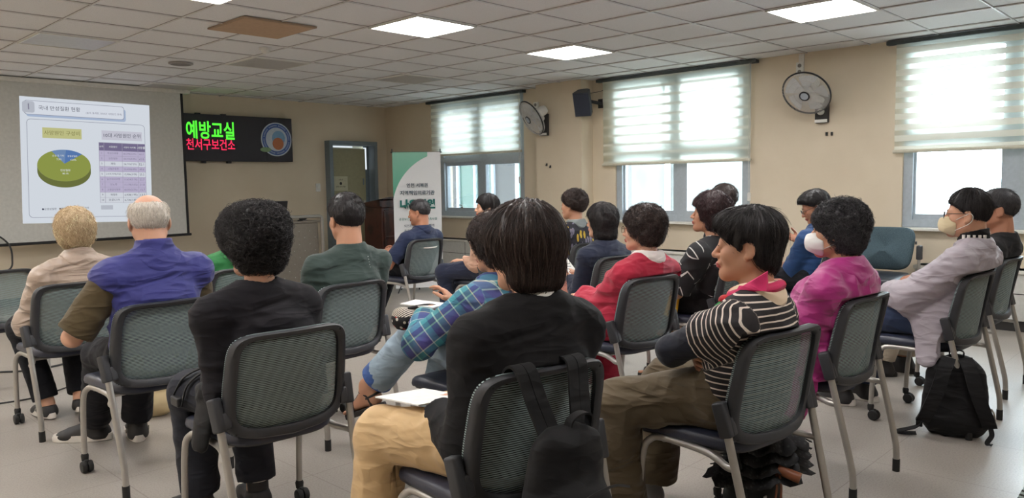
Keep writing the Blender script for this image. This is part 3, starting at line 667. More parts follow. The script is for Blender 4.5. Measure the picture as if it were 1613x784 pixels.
def outline(k, n=72):
    """rounded rectangle in (u, v), k shrinks towards the middle"""
    out = []
    for i in range(n):
        a = 2 * PI * i / n; c, s = math.cos(a), math.sin(a); e = 0.30
        u = math.copysign(abs(c) ** e, c); v = math.copysign(abs(s) ** e, s)
        if v < 0: v *= 1.0
        out.append((u * (1 - k * 0.155), 0.5 + v * 0.5 * (1 - k * (0.105 if v > 0 else 0.19))))
    return out
def pat(o, fn):
    me = o.data; a = me.attributes.new('pat', 'FLOAT_VECTOR', 'POINT')
    a.data.foreach_set('vector', [c for v in me.vertices for c in fn(v.co)])
def make_chair():
    root = thing('mesh_back_chair', 'x', 'chair')
    rings = []
    for k, off in ((0.0, 0.008), (0.0, -0.012), (0.2, -0.022), (0.75, -0.020), (1.0, -0.012), (1.0, 0.006), (0.6, 0.012), (0.2, 0.012)):
        rings.append([back_pt(u, v, off) for u, v in outline(k)])
    b = MB(); b.loft(rings, close_rings=True, cap=False); fr = b.build('back_frame', M_frameb, root, smooth=True, angle=50)
    b = MB()
    for z in (0.05, 0.93):
        for u in (-0.84, 0.84): b.ball(back_pt(u, z, -0.019), 0.005, 5)
    b.build('bolt', M_rubber, fr)
    b = MB(); o2 = [outline(k) for k in (-0.035, 0.0, 0.25, 0.6, 1.0)]
    rr = [[back_pt(u, v, [0.004, 0.013, 0.014, 0.010, 0.002][j]) for u, v in o2[j]] for j in range(5)]
    for q in (0.75, 0.5, 0.25, 0.04): rr.append([back_pt(u * q, 0.5 + (v - 0.5) * q + (0.02 * (1 - q)), 0.0) for u, v in o2[4]])
    b.loft(rr, cap=False); b._add(rr[-1], [tuple(range(len(rr[-1])))])
    ms = b.build('back_mesh', MATS['mesh'], root, smooth=True, angle=80); pat(ms, lambda c: (c.x, c.y, c.z + 0.010 * (c.x / 0.2) ** 2 * (1 if c.z < 0.6 else 0.4)))
    for s in (-1, 1):
        b = MB(); p0, p1 = Vector((s * 0.243, 0.092, 0.482)), Vector((s * 0.250, 0.122, 0.592)); d = (p1 - p0).normalized(); q = d.to_track_quat('Z', 'X').to_matrix()
        b.box((p0 + p1) / 2, (0.042, 0.036, (p1 - p0).length), q, bevel=0.008); b.box((p0 * 0.7 + p1 * 0.3) + Vector((-s * 0.022, -0.004, 0)), (0.03, 0.03, 0.06), q, bevel=0.006)
        for kk in (0.3, 0.55): b.ball(p0.lerp(p1, kk) + Vector((s * 0.004, -0.017, 0)), 0.005, 5)
        b.build('bracket', M_frameb, root, smooth=True)
        b = MB(); b.tube(bez([(s * 0.231, 0.0, 0.045), (s * 0.231, 0.001, 0.09), (s * 0.232, 0.012, 0.16), (s * 0.240, 0.075, 0.42), (s * 0.244, 0.10, 0.52)], 5), 0.0135, 12)
        lg = b.build('rear_leg', M_steel, root, smooth=True)
        b = MB(); b.tube([(s * 0.231, 0, 0.0), (s * 0.231, 0, 0.055)], 0.0155, 12); b.build('rubber_foot', M_rubber, lg, smooth=True)
        b = MB(); b.tube(bez([(s * 0.238, 0.066, 0.385), (s * 0.236, 0.10, 0.386), (s * 0.215, 0.15, 0.392), (s * 0.205, 0.22, 0.402), (s * 0.208, 0.38, 0.404), (s * 0.220, 0.428, 0.39), (s * 0.229, 0.452, 0.345), (s * 0.231, 0.470, 0.2), (s * 0.231, 0.476, 0.068)], 5), 0.0125, 12)
        fl = b.build('front_leg', M_steel, root, smooth=True)
        b = MB(); b.lathe([(0.015, 0.052), (0.017, 0.075), (0.013, 0.085)], 12, (s * 0.231, 0.476, 0)); b.build('caster_stem', M_rubber, fl, smooth=True)
        b = MB()
        RY = Matrix.Rotation(PI / 2, 3, 'Y')
        for q in (-1, 1): b.lathe([(0.012, -0.011), (0.024, -0.010), (0.027, -0.004), (0.027, 0.004), (0.024, 0.010), (0.012, 0.011)], 20, (s * 0.231 + q * 0.013, 0.458, 0.0275), RY)
        b.box((s * 0.231, 0.466, 0.045), (0.02, 0.034, 0.03), bevel=0.006); b.build('caster', M_rubber, fl, smooth=True)
    b = MB(); b.tube([(-0.205, 0.2, 0.398), (0.205, 0.2, 0.398)], 0.011, 10); b.tube([(-0.207, 0.38, 0.398), (0.207, 0.38, 0.398)], 0.011, 10); b.build('cross_bar', M_steel, root, smooth=True)
    # seat cushion: a domed pad narrowing to the back, with a waterfall front
    def seat_ring(k, z):
        out = []
        for i in range(48):
            a = 2 * PI * i / 48; c, s = math.cos(a), math.sin(a)
            u = math.copysign(abs(c) ** 0.42, c); v = math.copysign(abs(s) ** 0.42, s)
            hw = 0.200 + 0.032 * (v + 1) / 2
            x, y = u * hw * k, 0.312 + v * 0.228 * (k if k < 1 else 1)
            zz_ = z - 0.020 * max(0, v * k - 0.45) ** 1.5 * 2 + 0.006 * abs(u * k) ** 3
            out.append(Vector((x, y, zz_)))
        return out
    b = MB(); b.loft([seat_ring(0.90, 0.408), seat_ring(0.985, 0.412), seat_ring(1.0, 0.424), seat_ring(0.985, 0.442), seat_ring(0.94, 0.452), seat_ring(0.8, 0.457), seat_ring(0.5, 0.456), seat_ring(0.1, 0.454)])
    st_ = b.build('seat', M_vinyl, root, smooth=True, angle=60)
    b = MB(); b.loft([seat_ring(0.80, 0.396), seat_ring(0.93, 0.402), seat_ring(0.95, 0.412)]); b.build('seat_pan', M_frameb, st_, smooth=True)
    return root
chair0 = make_chair(); _used = [False]
def place_chair(x, y, deg, label, group='mesh back chairs in the audience rows'):
    c = chair0 if not _used[0] else copy_tree(chair0); _used[0] = True
    c.location = (x, y, 0); c.rotation_euler = (0, 0, math.radians(deg)); c['label'] = label; c['group'] = group
    return c
CH = {}
for key, x, y, dg, lab in (
    ('empty', 1.235, 5.58, 0, 'empty mesh chair with leaflets on its seat, at the far left of the photo'),
    ('A', 1.352, 4.46, -1.0, 'mesh chair under the blonde woman in the beige jacket'),
    ('B', 1.367, 3.36, 0.9, 'mesh chair under the balding man in the blue vest'),
    ('green', 2.26, 4.40, 0, 'mesh chair under the person in the green hooded jacket, mostly hidden'),
    ('C', 1.365, 2.33, -2.6, 'mesh chair under the curly-haired woman in the black sweater'),
    ('T', 2.26, 3.24, 3.9, 'mesh chair under the man in the dark green shirt'),
    ('N', 4.52, 5.37, 5.5, 'mesh chair under the man in the navy polo, before the banner'),
    ('Q', 2.28, 2.14, -3, 'mesh chair under the woman in the plaid shirt'),
    ('F', 1.509, 1.298, -9.6, 'mesh chair under the black sweater woman, with a backpack hung on it'),
    ('V', 4.16, 2.97, -6, 'mesh chair under the woman in the navy cardigan'),
    ('L', 4.97, 3.83, -8, 'mesh chair under the person in the yellow leaf-print shirt'),
    ('H', 4.78, 4.62, 0, 'mesh chair under the woman in the pale pink cardigan, mostly hidden'),
    ('R', 3.341, 2.17, -5.7, 'mesh chair under the woman in the red dress'),
    ('P', 4.32, 2.17, -3, 'mesh chair under the woman in the black dress with white marks'),
    ('Z', 5.42, 2.80, 0, 'mesh chair hidden behind the black dress with white marks'),
    ('E', 2.395, 1.039, -7.3, 'mesh chair under the woman in the striped shirt'),
    ('U', 5.62, 2.10, 0, 'mesh chair under the man in the blue jacket, mostly hidden'),
    ('D', 3.318, 1.10, -2.0, 'mesh chair under the masked woman in the magenta jacket'),
    ('G', 4.437, 0.948, -4.2, 'mesh chair under the masked man in the grey jacket'),
    ('K', 5.353, 0.99, -1.9, 'mesh chair under the man in black beside the grey jacket man'),
    ('X', 1.66, 0.17, -4, 'empty mesh chair of which only the back corner shows at the bottom right')):
    CH[key] = place_chair(x, y, dg, lab)

# upholstered armchair by the window wall
t = NT('blue_weave'); co = t.coord()
MATS['weave'] = t.surf(t.bsdf(t.ramp(t.noise(co, 260, 2).outputs[0], [(0.35, srgb(52, 70, 80)), (0.65, srgb(78, 98, 106))]), 0.9, t.bump(t.noise(co, 300, 2).outputs[0], 0.4, 0.002)).outputs[0])
g = thing('upholstered_armchair', 'empty blue-grey upholstered chair with a black seat against the window wall', 'chair', (7.02, 2.36, 0), PI / 2)
def up_ring(k, y):
    out = []
    for i in range(40):
        a = 2 * PI * i / 40; c, s = math.cos(a), math.sin(a); u = math.copysign(abs(c) ** 0.4, c); v = math.copysign(abs(s) ** 0.5, s)
        out.append(Vector((u * (0.235 + 0.012 * v) * k, y + 0.03 * u * u - 0.05 * v, 0.665 + v * 0.185 * k)))
    return out
b = MB(); b.loft([up_ring(0.9, -0.245), up_ring(1.0, -0.235), up_ring(1.0, -0.205), up_ring(0.93, -0.19), up_ring(0.5, -0.185), up_ring(0.1, -0.185)]); b.build('backrest', MATS['weave'], g, smooth=True, angle=60)
def us_ring(k, z):
    out = []
    for i in range(40):
        a = 2 * PI * i / 40; c, s = math.cos(a), math.sin(a); u = math.copysign(abs(c) ** 0.45, c); v = math.copysign(abs(s) ** 0.45, s)
        out.append(Vector((u * 0.245 * k, 0.02 + v * 0.235 * k, z - 0.02 * max(0, v))))
    return out
b = MB(); b.loft([us_ring(0.92, 0.395), us_ring(1.0, 0.41), us_ring(1.0, 0.445), us_ring(0.93, 0.462), us_ring(0.5, 0.468), us_ring(0.1, 0.468)]); b.build('seat', mat('black_vinyl', srgb(44, 48, 56), 0.4), g, smooth=True, angle=60)
for s in (-1, 1):
    b = MB(); b.tube(bez([(s * 0.27, -0.22, 0.0), (s * 0.27, -0.225, 0.3), (s * 0.27, -0.235, 0.66)], 4), 0.012, 10); b.build('rear_leg', M_steel, g, smooth=True)
    b = MB(); b.tube([(s * 0.27, 0.22, 0.0), (s * 0.27, 0.20, 0.385), (s * 0.255, 0.17, 0.395), (s * 0.255, -0.22, 0.395)], 0.012, 10); b.build('front_leg', M_steel, g, smooth=True)
    b = MB(); b.box((s * 0.272, -0.235, 0.635), (0.045, 0.05, 0.125), bevel=0.012); b.build('back_bracket', M_frameb, g, smooth=True)
b = MB(); b.box((-0.25, -0.21, 0.72), (0.008, 0.03, 0.025)); b.build('tag', M_black, g)
# leaflets left on the empty chair
for k, (dx_, dy_, rz, c_) in enumerate(((-0.03, 0.30, 12, srgb(190, 196, 200)), (0.08, 0.26, -8, srgb(206, 204, 198)))):
    b = MB(); b.box((0, 0, 0), (0.21, 0.29, 0.003)); b.box((0.0, 0.06, 0.0018), (0.16, 0.10, 0.001))
    o = b.build('leaflet', mat('leaflet_%d' % k, c_, 0.6)); o.location = (1.235 + dx_, 5.58 + dy_, 0.4615 + 0.004 * k); o.rotation_euler = (0, 0, math.radians(rz))
    tag(o, ['bluish leaflet lying under another on the empty chair', 'white leaflet on top of another on the empty chair'][k], 'leaflet', 'leaflets on the empty chair')
# ================================================================== bodies and clothes as smooth solid fields
F32 = np.float32
def vec(p): return np.array([float(p[0]), float(p[1]), float(p[2])])
def unit(v): v = vec(v); return v / (np.linalg.norm(v) + 1e-9)
def vnoise(P, seed=0):
    """smooth lattice noise, -1..1, for an n x 3 array"""
    P = np.asarray(P, dtype=np.float64) + 1000.0; i = np.floor(P).astype(np.int64); f = P - i; f = f * f * (3 - 2 * f)
    def h(a, b, c):
        n = (a * 73856093) ^ (b * 19349663) ^ (c * 83492791) ^ (seed * 2654435761)
        n = (n ^ (n >> 13)) * 1274126177; n = n ^ (n >> 16)
        return (n & 0xFFFF) / 32767.5 - 1.0
    r = 0
    for dx in (0, 1):
        wx = f[:, 0] if dx else 1 - f[:, 0]
        for dy in (0, 1):
            wy = f[:, 1] if dy else 1 - f[:, 1]
            for dz in (0, 1):
                wz = f[:, 2] if dz else 1 - f[:, 2]
                r = r + wx * wy * wz * h(i[:, 0] + dx, i[:, 1] + dy, i[:, 2] + dz)
    return r
class Field:
    def __init__(s, lo, hi, h):
        s.h = h; s.lo = vec(lo); n = np.ceil((vec(hi) - s.lo) / h).astype(int) + 1
        s.ax = [(s.lo[i] + h * np.arange(n[i])).astype(F32) for i in range(3)]
        s.a = np.full(n, 0.5, F32)
    def _block(s, lo, hi):
        sl = []
        for i in range(3):
            a = int(max(0, math.floor((lo[i] - s.lo[i]) / s.h))); b = int(min(len(s.ax[i]), math.ceil((hi[i] - s.lo[i]) / s.h) + 1))
            if b <= a: return None
            sl.append(slice(a, b))
        X = s.ax[0][sl[0]][:, None, None]; Y = s.ax[1][sl[1]][None, :, None]; Z = s.ax[2][sl[2]][None, None, :]
        return tuple(sl), X, Y, Z
    def _put(s, sl, d, k, mode='add'):
        o = s.a[sl]
        if mode == 'add':
            if k > 0:
                h = np.maximum(k - np.abs(o - d), 0) / k; s.a[sl] = np.minimum(o, d) - h * h * k * 0.25
            else: s.a[sl] = np.minimum(o, d)
        else:
            d = -d
            if k > 0:
                h = np.maximum(k - np.abs(o - d), 0) / k; s.a[sl] = np.maximum(o, d) + h * h * k * 0.25
            else: s.a[sl] = np.maximum(o, d)
    def cone(s, a, b, ra, rb, k=0.02, lat=1.0, ax=(1, 0, 0), cuts=(), mode='add'):
        """tapered capsule; lat stretches its section along ax; cuts are (point, outward normal)"""
        a, b = vec(a), vec(b); m = max(ra, rb) * max(lat, 1) + k + 3 * s.h
        B = s._block(np.minimum(a, b) - m, np.maximum(a, b) + m)
        if B is None: return
        sl, X, Y, Z = B; ab = b - a
        px, py, pz = X - F32(a[0]), Y - F32(a[1]), Z - F32(a[2])
        if lat != 1.0:
            u = unit(ax); ab = ab + (1 / lat - 1) * ab.dot(u) * u
            q = (px * F32(u[0]) + py * F32(u[1]) + pz * F32(u[2])) * F32(1 / lat - 1)
            px = px + q * F32(u[0]); py = py + q * F32(u[1]); pz = pz + q * F32(u[2])
        L2 = float(ab.dot(ab)) + 1e-12
        t = np.clip((px * F32(ab[0]) + py * F32(ab[1]) + pz * F32(ab[2])) / F32(L2), 0, 1)
        d = np.sqrt((px - t * F32(ab[0])) ** 2 + (py - t * F32(ab[1])) ** 2 + (pz - t * F32(ab[2])) ** 2) - (F32(ra) + t * F32(rb - ra))
        for p, n in cuts:
            p, n = vec(p), unit(n); d = np.maximum(d, (X - F32(p[0])) * F32(n[0]) + (Y - F32(p[1])) * F32(n[1]) + (Z - F32(p[2])) * F32(n[2]))
        s._put(sl, d, k, mode)
    def ell(s, c, r, R=None, k=0.02, cuts=(), mode='add'):
        c, r = vec(c), vec(r); m = max(r) + k + 3 * s.h
        B = s._block(c - m, c + m)
        if B is None: return
        sl, X, Y, Z = B; R = np.eye(3) if R is None else np.array(R)
        x, y, z = X - F32(c[0]), Y - F32(c[1]), Z - F32(c[2])
        q = [(x * F32(R[0][i]) + y * F32(R[1][i]) + z * F32(R[2][i])) for i in range(3)]
        k0 = np.sqrt(sum((q[i] / F32(r[i])) ** 2 for i in range(3))); k1 = np.sqrt(sum((q[i] / F32(r[i] ** 2)) ** 2 for i in range(3)))
        d = k0 * (k0 - 1) / (k1 + F32(1e-6))
        for p, n in cuts:
            p, n = vec(p), unit(n); d = np.maximum(d, (X - F32(p[0])) * F32(n[0]) + (Y - F32(p[1])) * F32(n[1]) + (Z - F32(p[2])) * F32(n[2]))
        s._put(sl, d, k, mode)
    def plane(s, p, n, k=0.0):
        """cut away everything on the outward side"""
        p, n = vec(p), unit(n)
        d = (s.ax[0][:, None, None] - F32(p[0])) * F32(n[0]) + (s.ax[1][None, :, None] - F32(p[1])) * F32(n[1]) + (s.ax[2][None, None, :] - F32(p[2])) * F32(n[2])
        if k > 0:
            h = np.maximum(k - np.abs(s.a - d), 0) / k; s.a = np.maximum(s.a, d) + h * h * F32(k * 0.25)
        else: s.a = np.maximum(s.a, d)
    def ball_clip(s, c, r):
        c = vec(c)
        d = np.sqrt((s.ax[0][:, None, None] - F32(c[0])) ** 2 + (s.ax[1][None, :, None] - F32(c[1])) ** 2 + (s.ax[2][None, None, :] - F32(c[2])) ** 2) - F32(r)
        s.a = np.maximum(s.a, d)
    def sample(s, P):
        q = (P - s.lo) / s.h; n = np.array(s.a.shape); q = np.clip(q, 0, n - 1.001); i = q.astype(int); f = q - i; r = 0
        for dx in (0, 1):
            for dy in (0, 1):
                for dz in (0, 1):
                    w_ = (f[:, 0] if dx else 1 - f[:, 0]) * (f[:, 1] if dy else 1 - f[:, 1]) * (f[:, 2] if dz else 1 - f[:, 2])
                    r = r + w_ * s.a[i[:, 0] + dx, i[:, 1] + dy, i[:, 2] + dz]
        return r
    def grad(s, P):
        e = s.h; g = np.stack([s.sample(P + e * np.eye(3)[i]) - s.sample(P - e * np.eye(3)[i]) for i in range(3)], 1)
        return g / (np.linalg.norm(g, axis=1, keepdims=True) + 1e-9)
    def mesh(s):
        """surface nets: vertices and quads of the zero level"""
        A = s.a; A[0] = A[-1] = 0.1; A[:, 0] = A[:, -1] = 0.1; A[:, :, 0] = A[:, :, -1] = 0.1
        I = A < 0; nx, ny, nz = A.shape
        cnt = np.zeros((nx - 1, ny - 1, nz - 1), np.uint8)
        offs = [(x, y, z) for x in (0, 1) for y in (0, 1) for z in (0, 1)]
        for x, y, z in offs: cnt += I[x:nx - 1 + x, y:ny - 1 + y, z:nz - 1 + z]
        act = np.argwhere((cnt > 0) & (cnt < 8))
        if len(act) == 0: return np.zeros((0, 3)), np.zeros((0, 4), int)
        val = np.stack([A[act[:, 0] + x, act[:, 1] + y, act[:, 2] + z] for x, y, z in offs], 1).astype(np.float64)
        acc = np.zeros((len(act), 3)); num = np.zeros(len(act))
        for i in range(8):
            for j in range(i + 1, 8):
                if sum(abs(offs[i][q] - offs[j][q]) for q in range(3)) != 1: continue
                m = (val[:, i] < 0) != (val[:, j] < 0); t = val[:, i] / np.where(m, val[:, i] - val[:, j], 1)
                p = np.array(offs[i])[None] + t[:, None] * (np.array(offs[j]) - np.array(offs[i]))[None]
                acc += np.where(m[:, None], p, 0); num += m
        V = s.lo + s.h * (act + acc / num[:, None])
        idx = np.full(cnt.shape, -1, np.int32); idx[tuple(act.T)] = np.arange(len(act))
        Q = []
        for axis in range(3):
            sa = [slice(0, None)] * 3; sb = [slice(0, None)] * 3; sa[axis] = slice(0, -1); sb[axis] = slice(1, None)
            ia, ib = I[tuple(sa)], I[tuple(sb)]; E = np.argwhere(ia != ib)
            if len(E) == 0: continue
            flip = ia[tuple(E.T)]; u, v = (axis + 1) % 3, (axis + 2) % 3
            c = []
            for du, dv in ((0, 0), (1, 0), (1, 1), (0, 1)):
                q = E.copy(); q[:, u] -= du; q[:, v] -= dv; c.append(idx[tuple(q.T)])
            q = np.stack(c, 1); q[~flip] = q[~flip][:, ::-1]; Q.append(q)
        Q = np.concatenate(Q); return V, Q[(Q >= 0).all(1)]
def vnormals(V, Q):
    d1 = V[Q[:, 2]] - V[Q[:, 0]]; d2 = V[Q[:, 3]] - V[Q[:, 1]]; fn = np.cross(d1, d2); N = np.zeros_like(V)
    for i in range(4): np.add.at(N, Q[:, i], fn)
    return N / (np.linalg.norm(N, axis=1, keepdims=True) + 1e-12)
def relax(V, Q, it=1, f=0.5):
    for _ in range(it):
        S_ = np.zeros_like(V); n = np.zeros(len(V))
        for i in range(4):
            j = (i + 1) % 4
            np.add.at(S_, Q[:, i], V[Q[:, j]]); np.add.at(n, Q[:, i], 1); np.add.at(S_, Q[:, j], V[Q[:, i]]); np.add.at(n, Q[:, j], 1)
        V = V + f * (S_ / np.maximum(n, 1)[:, None] - V)
    return V
def np_mesh(name, V, Q, mats, parent, patv=None, zones=()):
    me = bpy.data.meshes.new(name); nv, nq = len(V), len(Q)
    me.vertices.add(nv); me.vertices.foreach_set('co', np.asarray(V, F32).ravel())
    me.loops.add(nq * 4); me.loops.foreach_set('vertex_index', np.asarray(Q, np.int32).ravel())
    me.polygons.add(nq); me.polygons.foreach_set('loop_start', np.arange(nq, dtype=np.int32) * 4)
    me.polygons.foreach_set('use_smooth', np.ones(nq, bool))
    for m in (mats if isinstance(mats, (list, tuple)) else [mats]): me.materials.append(m)
    if zones:
        C = V[Q].mean(1); mi = np.zeros(nq, np.int32)
        for i, fn in zones: mi[fn(C)] = i
        me.polygons.foreach_set('material_index', mi)
    me.update(calc_edges=True)
    if patv is not None:
        a = me.attributes.new('pat', 'FLOAT_VECTOR', 'POINT'); a.data.foreach_set('vector', np.asarray(patv, F32).ravel())
    o = bpy.data.objects.new(name, me); COL.objects.link(o)
    if parent is not None: o.parent = parent
    return o
def ik(a, c, l1, l2, pole):
    a, c = vec(a), vec(c); d = c - a; L = np.linalg.norm(d); L2 = min(L, (l1 + l2) * 0.995); n = d / L
    x = (l1 * l1 - l2 * l2 + L2 * L2) / (2 * L2); h = math.sqrt(max(l1 * l1 - x * x, 0))
    p = vec(pole); p = p - n * p.dot(n); p = p / (np.linalg.norm(p) + 1e-9)
    return a + n * x + p * h, a + n * L2
def rotm(yaw, pitch, roll=0.0):
    return np.array(Euler((pitch, roll, yaw)).to_matrix())

def head_prims(f, H, R, sc=1.0, nose=1.0, ears=True, cheek=1.0):
    P = lambda x, y, z: H + R @ (np.array([x, y, z]) * sc)
    E = lambda c, r, k=0.02, Rl=None, mode='add': f.ell(P(*c), np.array(r) * sc, R if Rl is None else R @ Rl, k * sc, mode=mode)
    C = lambda a, b, ra, rb, k=0.02, lat=1.0, ax=(1, 0, 0): f.cone(P(*a), P(*b), ra * sc, rb * sc, k * sc, lat, R @ np.array(ax, float))
    E((0, -0.014, 0.030), (0.074, 0.094, 0.084))
    E((0, 0.022, -0.040), (0.060, 0.062, 0.076), 0.03)
    for s in (-1, 1):
        C((s * 0.052, -0.008, -0.055), (s * 0.014, 0.066, -0.096), 0.017, 0.017, 0.03)
        E((s * 0.036, 0.052, -0.030), (0.026 * cheek, 0.028, 0.028 * cheek), 0.02)
    E((0, 0.069, -0.097), (0.021, 0.018, 0.018), 0.02)
    C((-0.034, 0.073, 0.013), (0.034, 0.073, 0.013), 0.013, 0.013, 0.018)
    for s in (-1, 1): E((s * 0.032, 0.092, 0.0), (0.017, 0.013, 0.009), 0.012, mode='sub')
    C((0, 0.080, 0.006), (0, 0.096 + 0.008 * nose, -0.030), 0.008, 0.0105, 0.010)
    E((0, 0.095 + 0.008 * nose, -0.034), (0.011, 0.010, 0.009), None or 0.008)
    for s in (-1, 1): E((s * 0.012, 0.091, -0.036), (0.009, 0.010, 0.008), 0.006)
    E((0, 0.082, -0.058), (0.026, 0.014, 0.013), 0.012)
    E((0, 0.0935, -0.0610), (0.022, 0.009, 0.0052), 0.004); E((0, 0.091, -0.0705), (0.019, 0.009, 0.0062), 0.004)
    for s in (-1, 1): E((s * 0.032, 0.077, 0.0), (0.0135, 0.0125, 0.0125), 0.004)
    if ears:
        for s in (-1, 1):
            Rl = rotm(s * 0.45, -0.15)
            E((s * 0.078, -0.014, -0.008), (0.008, 0.020, 0.033), 0.006, Rl); E((s * 0.087, -0.008, -0.006), (0.006, 0.011, 0.020), 0.004, Rl, 'sub')
            E((s * 0.076, -0.006, -0.036), (0.008, 0.010, 0.011), 0.006)
def hand_prims(f, W, d, n, s, curl=0.5, sc=1.0, spread=0.0, thumb=0.3):
    """palm, four fingers of unequal length and a thumb from the side of the palm; d points to the fingers, n out of the palm, s to the thumb side"""
    d = unit(d); n = vec(n); n = unit(n - d * d.dot(n)); s_ = vec(s); s_ = unit(np.cross(n, d) * (1 if np.cross(n, d).dot(s_) > 0 else -1))
    R = np.stack([s_, d, n], 1)
    f.ell(W + d * 0.048 * sc, np.array([0.037, 0.050, 0.0155]) * sc, R, 0.012)
    f.cone(W - d * 0.01, W + d * 0.03 * sc, 0.021 * sc, 0.018 * sc, 0.012, 1.3, s_)
    for i, (L, r) in enumerate(((0.068, 0.0083), (0.077, 0.0085), (0.071, 0.0082), (0.054, 0.0073))):
        p = W + (d * (0.083 - 0.004 * abs(i - 1)) + s_ * (0.0285 - 0.0195 * i)) * sc
        dd = unit(d + s_ * (0.10 - 0.075 * i) * (1 + 2 * spread)); a = 0.0
        for j, fr in enumerate((0.45, 0.31, 0.24)):
            a += curl * (0.55, 1.0, 0.75)[j] * (1 + 0.08 * i); q = p + (dd * math.cos(a) + n * math.sin(a)) * L * fr * sc
            f.cone(p, q, r * sc * (1 - 0.07 * j), r * sc * (0.95 - 0.08 * j), 0.003 if j else 0.006); p = q
    p = W + (d * 0.022 + s_ * 0.024 + n * 0.004) * sc; q = p + unit(d * 0.55 + s_ * 0.75 + n * thumb) * 0.040 * sc; e = q + unit(d * 0.95 + s_ * 0.15 + n * thumb) * 0.030 * sc; g_ = e + unit(d + n * thumb * 1.4) * 0.024 * sc
    f.cone(p, q, 0.0145 * sc, 0.0105 * sc, 0.010); f.cone(q, e, 0.0105 * sc, 0.0092 * sc, 0.004); f.cone(e, g_, 0.0092 * sc, 0.0075 * sc, 0.003)
def foot_prims(f, A, td, sc=1.0):
    """bare foot: A the ankle, td the toe direction; the sole lies 0.085 under the ankle"""
    td = unit(td); side = unit(np.cross(td, (0, 0, 1))); up = np.cross(side, td)
    P = lambda x, y, z: A + (side * x + td * y + up * z) * sc
    f.cone(P(0, 0, 0.03), P(0, -0.02, -0.055), 0.034 * sc, 0.027 * sc, 0.03); f.cone(P(0, -0.035, -0.055), P(0, 0.12, -0.066), 0.028 * sc, 0.018 * sc, 0.03, 1.35, side)
    f.cone(P(0, 0.01, -0.01), P(0, 0.10, -0.055), 0.028 * sc, 0.02 * sc, 0.03, 1.2, side)
    for i, (l, r) in enumerate(((0.045, 0.012), (0.046, 0.0085), (0.042, 0.008), (0.036, 0.0075), (0.030, 0.007))):
        x = -0.026 + 0.0155 * i; f.cone(P(x, 0.125 - 0.004 * i, -0.069), P(x, 0.125 + l - 0.006 * i, -0.074), r * sc, r * 0.85 * sc, 0.006)

